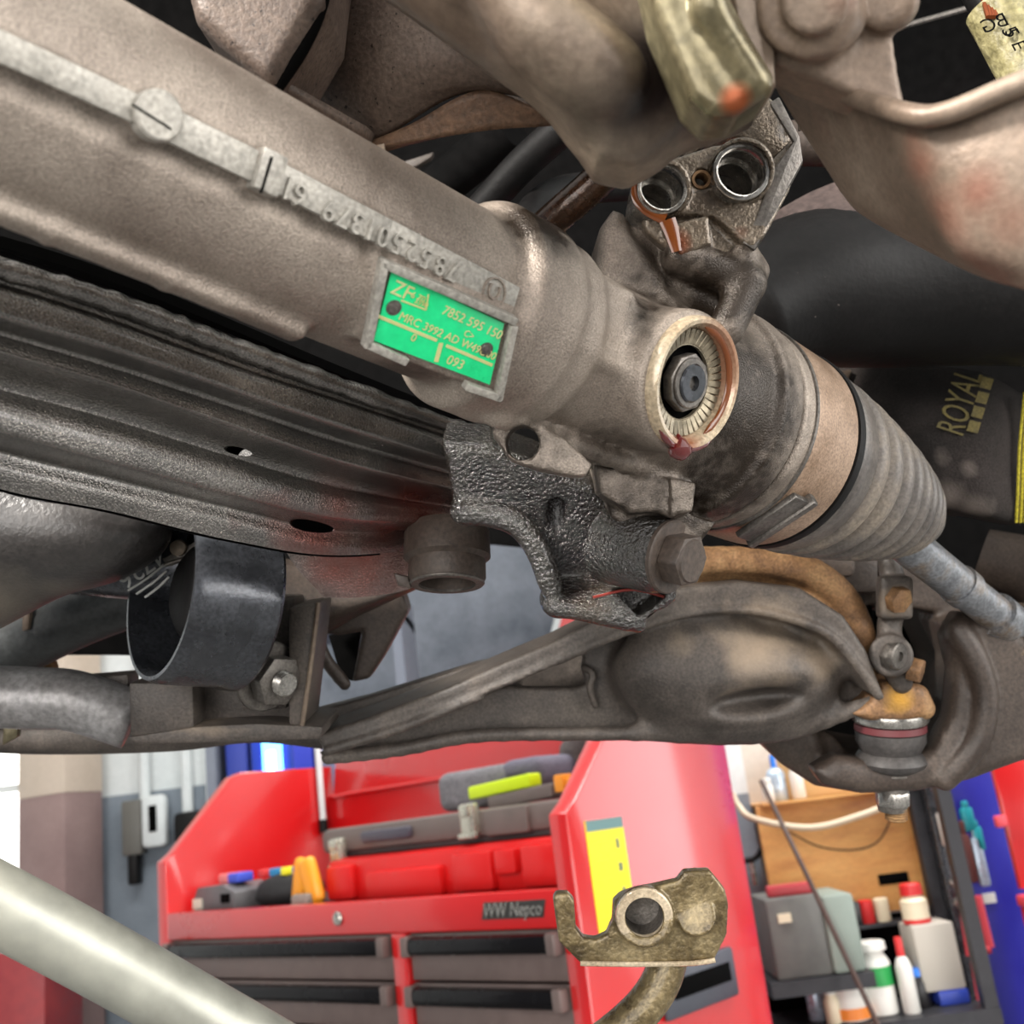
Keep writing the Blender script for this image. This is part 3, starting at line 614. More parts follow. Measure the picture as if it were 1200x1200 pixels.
part('flange_rim', tube(PP([(536, 609, .4455), (575, 609, .4445), (604, 621, .4435), (628, 652, .4435), (643, 694, .4445)]), .0008, 8, 5), STEEL, sub, label='bright thin rim of the bracket flange')  # thin pale steel line along the flange edge
part('bracket_back', prism(PP([(722, 690), (764, 688), (790, 700), (752, 730)], .486), FW * .003), VOID, sub)
part('red_edge', join(tube(PP([(645, 718, .449), (690, 727, .451), (752, 737, .456)]), .0006, 8, 4), tube(PP([(695, 700, .449), (742, 691, .45), (790, 703, .453)]), .0006, 8, 4)), flat('red_reflection', rgb(120, 40, 32), .4), sub, label='red chest reflection painted along the bracket end edges')  # red lines paint in the chest's reflection along the edges
# bolt through the bracket
bo = thing('mounting_bolt', 'greasy hex head mounting bolt with washer beside the tarry bracket', 'bolt', P(795, 650, .45))
bdir = nrm(cv(.62, -.12, -.6)); b0 = P(783, 652, .428)
part('boss', lathe(b0 - bdir * .03, bdir, [(0, .0165), (.026, .016), (.030, .015)], 36), TAR, bo)
part('washer', ring(b0, bdir, .004, .0150, -.001, .0022, 40, .0006), IRON2, bo)
part('bolt_head', join(hexa(b0 + bdir * .002, bdir, .0110, .0095, 6, .001, .2), lathe(b0 + bdir * .0115, bdir, [(0, .0088), (.0008, .0082)], 28)), IRON2, bo)
# --- castings above the rack
S = Solid(.0016)
S.poly(PP([(150, -320), (420, -320), (385, -60), (378, 0), (352, 45), (318, 100), (300, 88), (262, 55), (225, 20), (205, -60)], .345), cv(0, .0, .05), rd=.006, k=.004)
sm = thing('engine_sump', 'brown dirty engine sump casting above the rack', 'engine sump', P(450, 100, .4))
o = part('sump_rib', S.mesh(), SUMP, sm, angle=None); stain_or_light(o, [], 1)
mp = part('sump_wall', loft([PP([(360, -340, .38), (480, -340, .37), (600, -340, .36), (720, -340, .35), (840, -340, .35)]), PP([(345, -60, .40), (450, -60, .385), (560, -60, .37), (700, -60, .36), (820, -60, .36)]), PP([(335, 60, .405), (430, 55, .39), (540, 50, .378), (680, 50, .37), (800, 60, .37)]),
        PP([(330, 100, .41), (420, 115, .398), (540, 95, .385), (680, 110, .38), (780, 120, .38)]), PP([(372, 140, .42), (432, 168, .41), (552, 108, .392), (690, 138, .392), (760, 150, .392)])], 8, 6, .006), SUMP, sm, angle=None)
stain_or_light(mp, [(P(345, 60, .4), .03, .6), (P(600, 60, .38), .05, .35), (P(680, 110, .38), .03, .45)], .9)
part('sump_lip', loft([PP([(420, 170, .408), (480, 146, .40), (560, 106, .39), (630, 128, .39), (720, 140, .392)]), PP([(428, 172, .405), (500, 163, .40), (580, 152, .395), (640, 148, .395), (720, 140, .396)])], 8, 5, .004), SLIP, sm, angle=None)
part('sump_seam', tube(PP([(318, 100, .352), (350, 52, .352), (372, 0, .352), (380, -60, .352)]), .004, 10, 4), VOID, sm)
part('sump_corner', loft([PP([(310, 95, .355), (335, 112, .36), (380, 135, .375), (425, 160, .395)]), PP([(322, 92, .365), (350, 118, .375), (395, 150, .39), (440, 172, .41)])], 6, 4, .004), SUMP, sm, angle=None)
part('gasket_tab', prism(PP([(436, 172), (450, 168), (452, 182), (444, 184)], .40), FW * .004), PALE, sm)
# large round-ended mount close to the lens
S = Solid(.0016)
S.cap(P(380, -180, .285), P(735, 128, .31), .023, .0145, k=.01)
S.cap(P(735, 128, .31), P(745, 150, .315), .0145, .0108, k=.01)
S.poly(PP([(480, -320), (760, -320), (800, -80), (840, 40), (905, 112), (850, 136), (800, 140), (745, 186), (705, 180), (690, 150), (640, 60)], .292), cv(0, 0, .03), rd=.006, k=.010)
S.path(PP([(560, -40, .279), (650, 40, .281), (720, 88, .284)]), .006, k=.010)
S.cap(P(640, 40, .285), P(700, 95, .29), .010, k=.014)
mo = thing('engine_mount', 'pale blurred engine mount arm hanging down from the top edge', 'engine mount', P(740, 60, .3))
o = part('mount_arm', S.mesh(), PALE, mo, angle=None); stain_or_light(o, [(P(745, 100, .29), .026, 1.0), (P(600, 40, .28), .02, .4), (P(700, 110, .29), .02, .8), (P(820, 120, .29), .02, .8)], .9)
S = Solid(.0012)
S.poly(PP([(700, -300), (800, -300), (838, -60), (856, -10), (908, 88), (905, 106), (868, 130), (836, 134), (812, 110), (770, 10)], .262), cv(0, 0, .022), rd=.003, k=.003)
S.cap(P(750, -300, .258), P(832, 8, .2585), .0032, k=.004)
S.cap(P(832, 8, .2585), P(886, 96, .262), .0032, k=.004)
o = part('mount_bar', S.mesh(), BRASS, mo, angle=None); stain_or_light(o, [(P(862, 118, .262), .006, .9)], .8)
o = part('mount_side', prism(PP([(820, -300), (900, -300), (912, 95), (900, 120), (868, 60)], .28), cv(0, 0, .02), .003), PALE, mo)
# weathered arm at the right
S = Solid(.0015)
arm = [(905, 92), (1000, 126), (1075, 150), (1140, 125), (1290, 85), (1330, 300), (1260, 380), (1180, 336), (1110, 300), (1060, 270), (1010, 245), (960, 180), (920, 120)]
sup = thing('support_arm', 'weathered rusty white support arm sweeping across the upper right', 'support arm', P(1080, 180, .26))
o = part('arm_web', loft([PP([(898, 84, .325), (980, 112, .30), (1062, 138, .27), (1110, 136, .262), (1200, 100, .25), (1330, 60, .24), (1700, -60, .23)]), PP([(925, 130, .33), (990, 175, .31), (1070, 205, .275), (1120, 210, .262), (1210, 200, .25), (1340, 200, .24), (1710, 120, .23)]),
      PP([(960, 185, .335), (1005, 240, .32), (1085, 268, .285), (1130, 290, .268), (1215, 300, .255), (1345, 330, .245), (1720, 330, .235)]), PP([(985, 225, .34), (1010, 252, .335), (1090, 296, .30), (1150, 325, .28), (1225, 350, .262), (1350, 420, .25), (1730, 520, .24)])], 8, 8, .006), RUSTW, sup, angle=None)
stain_or_light(o, [(P(1085, 195, .27), .014, .42), (P(1105, 250, .27), .018, .46), (P(1150, 225, .26), .012, .55), (P(1185, 255, .255), .014, .45), (P(1160, 310, .27), .020, .42), (P(1065, 165, .27), .010, .35), (P(960, 160, .32), .03, .2)], .9)
o = part('arm_rim', tube(PP([(896, 76, .322), (980, 106, .297), (1062, 133, .267), (1110, 132, .258), (1200, 96, .246), (1330, 56, .236), (1700, -64, .226)]), [.0022, .0026, .0028, .0028, .0028, .0028, .0028], 14, 6), RUSTW, sup, angle=None)
stain_or_light(o, [(P(925, 88, .31), .012, .8)], .9)
S = Solid(.0014)
S.poly(PP([(880, -300), (1030, -300), (1040, -60), (1048, 40), (1062, 128), (1000, 108), (905, 70), (895, 20)], .285), cv(0, 0, .016), rd=.0015, k=.002)
S.cyl(P(945, 5, .272), P(945, 5, .29), .0125, rd=.001, k=.001)
S.cyl(P(955, -2, .266), P(955, -2, .28), .0085, rd=.001, k=.001)
S.cap(P(965, 40, .279), P(985, 25, .279), .006, k=.006)
S.cyl(P(1040, 0, .276), P(1044, 5, .29), .0075, rd=.002, k=.002)
o = part('arm_head', S.mesh(), RUSTW, sup, angle=None); stain_or_light(o, [(P(980, 0, .27), .01, .4), (P(972, 45, .28), .006, .6)], .9)
# taped cable in the dark opening
cb = thing('taped_cable', 'cable wrapped in yellowish printed tape at the upper right corner', 'cable', P(1180, 40, .5))
part('cable_core', tube(PP([(900, -500, .62), (1120, -80, .52), (1150, -20, .51), (1185, 45, .50), (1240, 140, .49), (1340, 300, .50), (1500, 420, .56)]), .0105, 20, 5), RUBD, cb)
tw = part('tape', tube(PP([(1164, 8, .505), (1190, 56, .50), (1225, 122, .492)]), .0130, 24, 4), M('cable_tape', [rgb(112, 104, 66), rgb(150, 142, 104)], .5, scale=120, bump=.8, bscale=250, bdist=.002), cb)
td = nrm(P(1190, 56, .487) - P(1175, 28, .49)); tu = nrm(np.cross(td, FW))
part('tape_print', join(text('BG', P(1181, 22, .489), -tu, td * -1, .010), text('5 E', P(1183, 34, .487), td, tu, .009), text('5', P(1180, 32, .487), td, tu, .01)), VOID, tw, smooth=False)
part('copper_strand', join(*[tube(PP([(1150 + 4 * k, -10, .50), (1158 + 3 * k, 20, .492)]), .0012, 6, 1) for k in range(4)]), M('copper', [rgb(150, 80, 50)], .35, .8, bump=0), cb)
solo('thin_rail', tube(PP([(900, 75, .75), (1050, 33, .75), (1140, 8, .75), (1300, -40, .75)]), .002, 8, 1), DSTEEL, 'thin metal rail across the dark opening at the upper right', 'rail')
# pipe behind the rack
solo('fluid_pipe', tube(PP([(600, 300, .47), (648, 258, .45), (700, 212, .44), (745, 165, .43)]), [.0072] * 4, 18, 5), M('oily_brown_pipe', [rgb(36, 26, 18), rgb(74, 48, 32), rgb(56, 42, 24)], .25, .3, scale=60, bump=.4, bscale=400, coat=.5),
     'oily brown fluid pipe running up behind the rack flange', 'pipe')
solo('undertray', loft([PP([(-200, 600), (0, 620), (200, 640), (400, 650)], .86), PP([(-200, 690), (0, 690), (200, 690), (400, 690)], .84), PP([(-200, 770), (0, 768), (200, 770), (352, 790)], .86)], 6, 6, .006), DARKB, 'dark undertray panel behind the slanting tube at the left', 'undertray')
# tangle behind
bay = [((560, 250, .66), (610, 195, .64), (660, 150, .62), .010, RUBD, 'dark rubber hose slanting behind the rack'), ((470, 260, .8), (520, 215, .78), (600, 150, .74), .016, DARKB, 'wide black hose farthest left behind the rack'),
       ((600, 285, .62), (650, 228, .66), (760, 215, .7), .010, RUBD, 'black hose running right behind the fluid pipe')]
for p, q, r, rad, mt, lb in bay: solo('engine_hose', tube(PP([p, q, r]), rad, 14, 6), mt, lb, 'hose')
WSH = flat('pale_engine_plate', rgb(196, 198, 190), .5)
solo('pale_plate', prism(PP([(522, 182), (530, 180), (542, 198), (562, 188), (560, 194), (530, 217), (516, 212)], .85), FW * .01, .001), WSH, 'pale zigzag plate glimpsed between the hoses behind the rack', 'plate')
solo('pale_plate', prism(PP([(568, 214), (580, 202), (587, 210), (584, 212)], .85), FW * .01, .001), WSH, 'small pale triangle of plate right of the zigzag plate', 'plate')
solo('pale_plate', prism(PP([(558, 242), (574, 230), (596, 228), (594, 246), (570, 246)], .72), FW * .01, .001), M('pale_tan', [rgb(150, 140, 120)], .6), 'tan plate corner just above the rack flange', 'plate')
solo('pale_plate', prism(PP([(470, 190), (508, 178), (505, 184), (482, 198)], .86), FW * .01, .001), IRON, 'grey sliver of plate near the sump lip', 'plate')
solo('relay_box', prism(PP([(538, 180), (556, 172), (562, 184), (544, 196)], .8), FW * .02, .001), IRON2, 'brown box between the hoses behind the rack', 'box')
# pinkish cover behind the valve body at the right
solo('heat_cover', loft([PP([(905, 250, .62), (950, 225, .62), (1000, 205, .62)]), PP([(905, 280, .60), (965, 258, .60), (1020, 232, .60)]), PP([(900, 300, .60), (960, 285, .60), (1030, 260, .60)])], 6, 6, .004), M('mauve_cover', [rgb(60, 50, 48), rgb(92, 78, 74)], .5, .2, scale=16), 'mauve grey cover behind the valve body', 'cover')
solo('cross_pipe', tube(PP([(900, 170, .66), (960, 168, .66), (1030, 175, .66)]), .014, 16, 4), IRON2, 'dark brown pipe crossing behind the support arm', 'pipe')
# black duct
dct = solo('black_duct', tube(PP([(860, 380, .60), (930, 345, .62), (1040, 330, .64), (1150, 330, .64), (1300, 330, .64), (1600, 320, .68), (2000, 300, .76)]), [.034, .044, .0515, .050, .050, .050, .050], 40, 8), RUBD, 'big black plastic duct behind the ribbed boot', 'duct', angle=None)
solo('tan_strap', prism(PP([(955, 440), (1000, 432), (985, 470), (970, 480)], .72), FW * .02, .002), PALE, 'tan bracket peeking out above the boot', 'bracket')
# work glove hanging behind the boot
gl = thing('work_glove', 'black work glove with olive lettering and yellow knit cuff', 'glove', P(1100, 600, .70))
o = part('glove_body', loft([PP([(980, 420, .74), (1050, 425, .71), (1125, 432, .70), (1160, 440, .70), (1205, 466, .71)]), PP([(985, 480, .73), (1050, 480, .69), (1120, 480, .68), (1165, 500, .68), (1202, 520, .70)]),
      PP([(1010, 540, .73), (1070, 540, .69), (1120, 545, .68), (1160, 560, .68), (1200, 570, .70)]), PP([(1060, 580, .73), (1085, 585, .70), (1125, 592, .69), (1165, 602, .69), (1198, 606, .705)]), PP([(1075, 592, .745), (1090, 602, .725), (1130, 606, .715), (1165, 613, .71), (1196, 616, .72)])], 8, 8, .02), GLOVE, gl, angle=None)
stain_or_light(o, [(P(1100, 590, .69), .026, .6), (P(1140, 598, .69), .02, .55), (P(1100, 535, .685), .012, .5), (P(1135, 550, .68), .01, .4)], 1)
gx = nrm(P(1118, 445, .682) - P(1098, 505, .682)); gy = nrm(cv(-1, .25, 0))
part('glove_print', join(text('ROYAL', P(1114, 508, .676), gx, gy, .026, .0004, 'LEFT', 0, .5), *[box(P(1141 + 5 * k, 500 - 17 * k, .6745), [gx, gy, np.cross(gx, gy)], [.0036, .0036, .0003]) for k in range(4)]), GLPRINT, gl, smooth=False, label='olive lettering reading ROYAL')
kn = []
for k in range(4):
    x0 = 1195 + k * 5; kn.append(tube(PP([(x0 + 6, 460, .69), (x0, 520, .685), (x0 - 2, 570, .69), (x0 - 4, 612, .70)]), .0010, 8, 10))
part('knit_cuff', join(*kn), YELK, gl)
# ================================================================== suspension on the right
ca = thing('control_arm', 'dark cast control arm with a round cup and a slot, spanning the middle', 'control arm', P(700, 800, .67))
S = Solid(.0018)
web = [(372, 884), (420, 866), (500, 838), (580, 806), (650, 772), (730, 738), (800, 720), (880, 716), (945, 728), (990, 752), (1018, 790), (1036, 816), (1010, 830), (950, 856), (890, 866), (760, 866), (600, 864), (500, 872), (420, 888), (384, 892)]
S.poly(PP(web, .672), cv(0, 0, .012), rd=.003, k=.003)
band = [(366, 862), (430, 842), (520, 808), (592, 776), (650, 752), (720, 716), (800, 688), (870, 682), (940, 690), (990, 722), (1016, 762), (1036, 814), (1028, 818), (1008, 786), (975, 748), (930, 728), (870, 716), (800, 722), (720, 748), (640, 784), (560, 820), (470, 856), (384, 884)]
S.poly(PP(band, .630), cv(0, 0, .055), rd=.003, k=.003)
S.path(PP([(384, 880, .630), (470, 853, .630), (560, 817, .630), (640, 781, .630), (720, 745, .630), (800, 720, .630), (870, 714, .630), (930, 726, .630), (975, 746, .630), (1008, 784, .630), (1030, 816, .630)]), .0028, k=.003)
S.path(PP([(384, 888, .66), (470, 878, .658), (560, 862, .656), (700, 860, .656), (880, 860, .656), (950, 850, .656), (1024, 822, .656)]), .0042, k=.004)
S.ell(P(852, 792, .662), [cv(1, -.02, 0), cv(0, 1, 0), cv(0, 0, 1)], [.070, .036, .034], k=.016)
S.ell(P(800, 762, .655), [cv(1, .3, 0), cv(-.3, 1, 0), cv(0, 0, 1)], [.038, .018, .020], k=.014)
S.ell(P(893, 824, .630), [cv(1, .12, 0), cv(-.12, 1, 0), cv(0, 0, 1)], [.030, .0080, .022], k=.012, mode=-1)
S.poly(PP([(562, 826), (600, 812), (650, 792), (684, 783), (694, 790), (691, 806), (697, 826), (680, 831), (620, 831)], .60), cv(0, 0, .12), rd=.003, k=.003, mode=-1)
S.path(PP([(684, 782, .668), (695, 790, .664), (691, 806, .664), (698, 828, .666)]), .0022, k=.002)
S.cyl(P(952, 838, .66), P(952, 838, .65), .006, rd=.002, k=.004)
o = part('arm_casting', S.mesh(), IRON, ca, angle=None)
stain_or_light(o, [(P(890, 760, .63), .05, .5), (P(800, 755, .64), .016, .55), (P(960, 770, .64), .03, .45), (P(760, 780, .65), .01, .4)], .9)  # pale grime on the cup, strengthened to paint its brighter lit face
part('inner_flange', prism(PP([(540, 836), (560, 806), (640, 770), (704, 752), (706, 810), (640, 811), (580, 818)], .71), cv(0, 0, .01), .001), IRON, ca)
part('rear_flange', prism(PP([(352, 838), (430, 818), (560, 778), (600, 772), (590, 800), (480, 840), (366, 872)], .70), cv(0, 0, .02), .002), IRON, ca)

# rusty strap above the arm
S = Solid(.0016)
S.poly(PP([(792, 652), (830, 645), (900, 648), (945, 654), (985, 676), (1010, 712), (1022, 760), (1040, 812), (1024, 812), (1006, 770), (985, 735), (950, 712), (900, 700), (820, 694), (795, 688)], .655), cv(0, 0, .03), rd=.010, k=.006)
S.path(PP([(806, 660, .655), (880, 660, .655), (940, 668, .655), (985, 700, .66), (1008, 745, .665)]), .0095, k=.006)
S.path(PP([(815, 692, .657), (890, 694, .657), (945, 704, .657), (980, 732, .66)]), .0052, k=.003)
S.path(PP([(830, 681, .648), (890, 682, .648), (940, 692, .650)]), .0025, k=.004, mode=-1)
ru = solo('rusty_strap', S.mesh(), RUST, 'rusty tan pressed steel strap arching over the control arm', 'bracket', angle=None)
# knuckle behind
S = Solid(.0022)
S.poly(PP([(885, 862), (930, 830), (985, 760), (1020, 690), (1060, 640), (1100, 650), (1160, 710), (1210, 745), (1420, 800), (1420, 850), (1200, 897), (1140, 918), (1080, 931), (1010, 934), (960, 926), (920, 900)], .715), cv(0, .0, .09), rd=.014, k=.004)
S.poly(PP([(1000, 800), (1040, 745), (1075, 716), (1110, 722), (1140, 785), (1142, 838), (1122, 884), (1060, 900), (1005, 890), (980, 860)], .70), cv(0, 0, .20), rd=.008, k=.004, mode=-1)
S.poly(PP([(955, 905), (985, 888), (1030, 896), (1066, 894), (1098, 880), (1117, 840), (1122, 788), (1112, 746), (1128, 718), (1165, 722), (1210, 748), (1420, 800), (1420, 848), (1200, 895), (1140, 917), (1080, 930), (1010, 933), (968, 924)], .655), cv(0, 0, .026), rd=.008, k=.006)
S.poly(PP([(1128, 735), (1165, 722), (1210, 748), (1420, 800), (1420, 848), (1200, 890), (1140, 912), (1060, 926), (1000, 926), (1120, 890), (1150, 840), (1150, 780)], .67), cv(0, 0, .08), rd=.008, k=.006)
S.poly(PP([(1000, 800), (1040, 745), (1075, 722), (1098, 732), (1113, 785), (1112, 838), (1096, 878), (1060, 892), (1005, 886), (980, 860)], .64), cv(.0, .0, .30), rd=.008, k=.006, mode=-1)
S.path(PP([(1122, 738, .657), (1142, 770, .653), (1155, 815, .653), (1146, 868, .653), (1108, 914, .656)]), .0068, k=.006)
S.path(PP([(950, 862, .716), (965, 896, .712), (1000, 912, .66)]), .004, k=.008)
kn_ = solo('steering_knuckle', S.mesh(), IRON2, 'brown black steering knuckle casting with a deep opening at the lower right', 'knuckle', angle=None)
solo('knuckle_backing', prism(PP([(960, 690), (1200, 680), (1200, 880), (1100, 915), (960, 910)], .83), FW * .01), VOID, 'black sheet added behind the knuckle opening to stand for shade', 'backing sheet')  # added black sheet that darkens the opening like shade
part_ = thing('hub_stub', 'dark round stub behind the tie rod at the right edge', 'hub', P(1160, 660, .8))
part('stub', lathe(P(1150, 650, .80), cv(1, -.35, -.5), [(0, .020), (.03, .024), (.04, .030), (.07, .030), (.075, .022)], 36), IRON2, part_)
part('stub_ring', ring(P(1150, 650, .80), cv(1, -.35, -.5), .024, .034, .045, .055, 36, .002), IRON, part_)
# ball joint
bj = thing('ball_joint', 'ball joint with rubber bellows and bright collar hanging under the strap', 'ball joint', P(1043, 880, .655))
dn_ = nrm(cv(.03, -1, .02)); q0 = P(1043, 838, .668)
S = Solid(.0014)
S.poly(PP([(1000, 838), (1022, 822), (1036, 800), (1062, 800), (1078, 806), (1088, 822), (1088, 836), (1070, 846), (1020, 846)], .648), cv(0, 0, .04), rd=.005, k=.004)
S.cap(P(1075, 815, .655), P(1082, 830, .655), .007, k=.004)
o = part('joint_housing', S.mesh(), RUST, bj, angle=None); stain_or_light(o, [(P(1052, 818, .65), .014, .8)], .9)
part('bright_collar', lathe(q0, dn_, [(-.002, .017), (-.002, .0225), (.002, .0232), (.004, .0222), (.005, .017)], 44), STEEL, bj)
part('red_seal', lathe(q0, dn_, [(.005, .019), (.005, .0215), (.009, .0218), (.010, .019)], 44), flat('dark_red_seal', rgb(92, 40, 44), .5), bj)
part('bellows', lathe(q0, dn_, [(.0095, .019), (.010, .0212), (.016, .0212), (.020, .0192), (.0225, .0178), (.0245, .0205), (.028, .0222), (.031, .0208), (.0345, .015)], 48), BELL, bj)
part('lower_ring', ring(q0, dn_, .010, .0145, .0345, .0368, 40, .0006), DSTEEL, bj)
part('taper_stud', lathe(q0, dn_, [(.036, .0110), (.052, .0100), (.060, .0085)], 28), DSTEEL, bj)
nt_ = part('castle_nut', hexa(P(1046, 926, .668), dn_, .0108, .009, 6, .001, .2), STEEL, bj)
part('thread', join(*[lathe(P(1050, 946, .668) + dn_ * (i * .0016), dn_, [(0, .0060), (.0008, .0070), (.0016, .0060)], 24) for i in range(5)]), RUST, bj)
# link bracket above the ball joint
lk = thing('line_bracket', 'small rusty line bracket with bolt eyes between strap and knuckle', 'bracket', P(1050, 750, .66))
S = Solid(.0013)
S.path(PP([(1042, 660, .655), (1050, 700, .655), (1042, 735, .655), (1048, 775, .65), (1056, 800, .65)]), .0068, k=.004)
S.cyl(P(1044, 768, .636), P(1044, 768, .655), .0128, rd=.002, k=.003)
S.box(P(1048, 700, .645), [RT, UP, FW], [.010, .013, .006], rd=.003, k=.003)
o = part('bracket_plate', S.mesh(), IRON, lk, angle=None); stain_or_light(o, [(P(1050, 705, .64), .014, .7), (P(1050, 775, .64), .01, .3)], .9)
part('eye_bolt', join(hexa(P(1040, 767, .636), cv(.5, -.2, -.8), .0085, .008, 6, .001), ring(P(1048, 768, .63), cv(.6, -.1, -.8), .003, .008, 0, .004, 28, .0008)), DSTEEL, lk)
for q_ in (hexa(P(1048, 700, .638), cv(.4, -.3, -.8), .0085, .007, 6, .001), hexa(P(1065, 783, .642), cv(.8, -.2, -.5), .008, .008, 6, .001)): part('rust_bolt', q_, RUST, lk)
# dark shapes under the boot
solo('brake_hose', tube(PP([(985, 655, .76), (1000, 700, .75), (1010, 760, .74), (1030, 800, .74)]), .011, 14, 5), RUBD, 'dark hose dropping behind the rusty strap', 'hose')
solo('rust_lug', join(box(P(945, 655, .70), [RT, UP, FW], [.03, .012, .012], .006), box(P(1000, 660, .72), [RT, UP, FW], [.014, .02, .012], .005)), IRON2, 'brown lug just under the ribbed boot', 'lug')
# ================================================================== left side
lobe = Solid(.002)
lobe.ell(P(-30, 600, .56), [cv(1, -.12, .25), cv(.12, 1, 0), cv(-.25, 0, 1)], [.092, .044, .06], k=.01)
lobe.ell(P(92, 618, .545), [cv(1, -.06, .1), cv(.06, 1, 0), cv(-.1, 0, 1)], [.046, .026, .035], k=.02)
lobe.ell(P(-60, 690, .56), [cv(1, .35, .1), cv(-.35, 1, 0), cv(0, 0, 1)], [.055, .03, .04], k=.02)
o = solo('gearbox_lobe', lobe.mesh(), M('black_oily_lobe', [rgb(38, 36, 36), rgb(58, 54, 52)], .35, .1, scale=25, bump=.3, bscale=420, spec=.8, oil=(rgb(112, 104, 92), .7, 40)), 'black rounded oil pan lobe with dusty underside at the left edge', 'oil pan', angle=None)
stain_or_light(o, [(P(-20, 720, .54), .06, .7), (P(70, 690, .54), .03, .5)], 1)
# filter can with printing
ft = thing('filter_can', 'black filter can with white printed numbers beside the oil pan lobe', 'filter', P(160, 690, .60))
f0 = P(225, 660, .605); part('can', lathe(f0, nrm(P(60, 645, .60) - f0), [(0, .0235), (.075, .0235), (.079, .022), (.080, .016)], 48), BLKPNT, ft)
xd_ = nrm(cv(-.78, -.58, -.15)); yd_ = nrm(cv(.58, -.78, .0))
part('can_print', join(text('4726', P(190, 648, .578), xd_, yd_, .0135, .0003), *[tube(PP([(150 + 10 * k, 692 + 4 * k, .580), (172 + 7 * k, 678 + 5 * k, .579), (192 + 3 * k, 662 + 7 * k, .579)]), .0007, 6, 3) for k in range(3)]), WHITEP, ft, smooth=False)
part('strap_tab', join(prism(PP([(190, 655), (228, 635), (232, 628), (228, 652), (198, 664)], .578), FW * .002, .0004), tube(PP([(193, 662, .577), (222, 652, .577), (231, 644, .577), (233, 628, .577)]), .0012, 8, 3)), DSTEEL, ft)
part('strap_rivet', lathe(P(210, 642, .577), -FW, [(0, .0045), (.003, .0042), (.004, .002)], 20), PALE, ft)
# big black cup (mount housing)
cp = thing('mount_cup', 'glossy black round mount cup below the crossmember', 'mount', P(230, 720, .58))
cd = nrm(cv(.78, -.16, .60)); c0_ = P(196, 690, .555)
cup = [(-.004, .0475), (0, .0490), (.004, .0492), (.032, .0490), (.036, .0502), (.041, .0505), (.043, .0490), (.043, .0455), (.004, .0450), (-.004, .0455), (-.004, .0475)]
part('cup_shell', lathe(c0_, cd, cup, 72, False), BLKPNT, cp)
part('cup_core', lathe(c0_, cd, [(.030, .0452), (.028, .030), (.012, .024), (.008, .018)], 48), RUBD, cp)

# bracket box with bolt
bx_ = thing('bolted_bracket', 'dark steel bracket box with a nut and stud under the mount cup', 'bracket', P(260, 830, .62))
part('box_front', prism(PP([(150, 800), (226, 800), (228, 866), (152, 864)], .60), FW * .05, .002), IRON, bx_)
part('box_plate', prism(PP([(226, 770), (290, 740), (300, 700), (345, 700), (345, 855), (228, 850)], .622), FW * .03, .002), IRON, bx_)
part('side_fin', prism(PP([(338, 712), (372, 706), (355, 852), (338, 850)], .60), FW * .05, .002), IRON, bx_)
part('fin_edge', tube(PP([(373, 706, .60), (364, 780, .60), (354, 852, .60)]), .0014, 8, 3), PALE, bx_)
o = part('bottom_flange', prism(PP([(150, 864), (228, 852), (300, 848), (378, 852), (376, 866), (270, 870), (160, 872)], .598), FW * .06, .001), IRON, bx_); stain_or_light(o, [(P(230, 866, .6), .03, .5)], 1)
bd2 = nrm(cv(.75, -.15, -.65)); b2 = P(312, 792, .600)
part('backing_plate', prism(PP([(280, 758), (330, 758), (336, 830), (284, 832)], .617), FW * .006, .001), IRON, bx_)
nb = part('flange_nut', join(ring(b2, bd2, .004, .020, -.002, .003, 36, .001), hexa(b2 + bd2 * .003, bd2, .0150, .011, 6, .001)), DSTEEL, bx_)
part('stud', join(*[lathe(b2 + bd2 * (.012 + i * .002), bd2, [(0, .0060), (.001, .0070), (.002, .0060)], 24) for i in range(4)]), STEEL, nb)
# lower bars
solo('lower_link', tube(PP([(-600, 850, .72), (-90, 860, .72), (60, 864, .72), (200, 862, .71), (300, 856, .70), (400, 866, .70)]), [.0115, .0115, .0115, .0105, .008, .008], 18, 6), IRON, 'dark lower link bar running along the left bottom of the car', 'link', angle=None)
o = solo('stabiliser_bar', tube(PP([(-600, 810, .62), (-90, 815, .62), (40, 818, .62), (90, 822, .62), (156, 844, .625)]), [.018, .018, .018, .0175, .017], 24, 6), M('grey_bar', [rgb(104, 100, 98), rgb(140, 138, 138)], .35, .3, scale=20, bump=.1), 'grey stabiliser bar at the lower left of the car', 'stabiliser bar', angle=None)
solo('bar_bracket', prism(PP([(50, 800), (90, 795), (150, 790), (152, 860), (60, 850)], .632), FW * .02, .002), IRON, 'brown grey bracket plate behind the stabiliser bar', 'bracket')
solo('slant_tube', tube(PP([(-500, 990, .74), (-80, 800, .70), (20, 752, .69), (100, 716, .68), (190, 690, .68)]), [.022, .022, .022, .021, .018], 20, 6), M('blue_grey_tube', [rgb(40, 42, 43), rgb(66, 68, 68)], .5, .1, scale=18, bump=.2), 'dark blue grey tube slanting up to the mount cup', 'tube', angle=None)
solo('rust_clip', prism(PP([(20, 785), (60, 776), (64, 792), (16, 796)], .70), FW * .01, .001), RUST, 'rusty plate above the stabiliser bar', 'plate')
solo('thin_stay', prism(PP([(26, 712), (36, 710), (33, 738), (25, 740)], .66), FW * .005, .001), PALE, 'short tan stay between oil pan lobe and slanting tube', 'stay')
solo('pipe_clip', join(prism(PP([(4, 842), (20, 838), (20, 864), (2, 874)], .66), FW * .006, .001)), BRASS, 'small yellowish clip on the lower link at the left edge', 'clip')
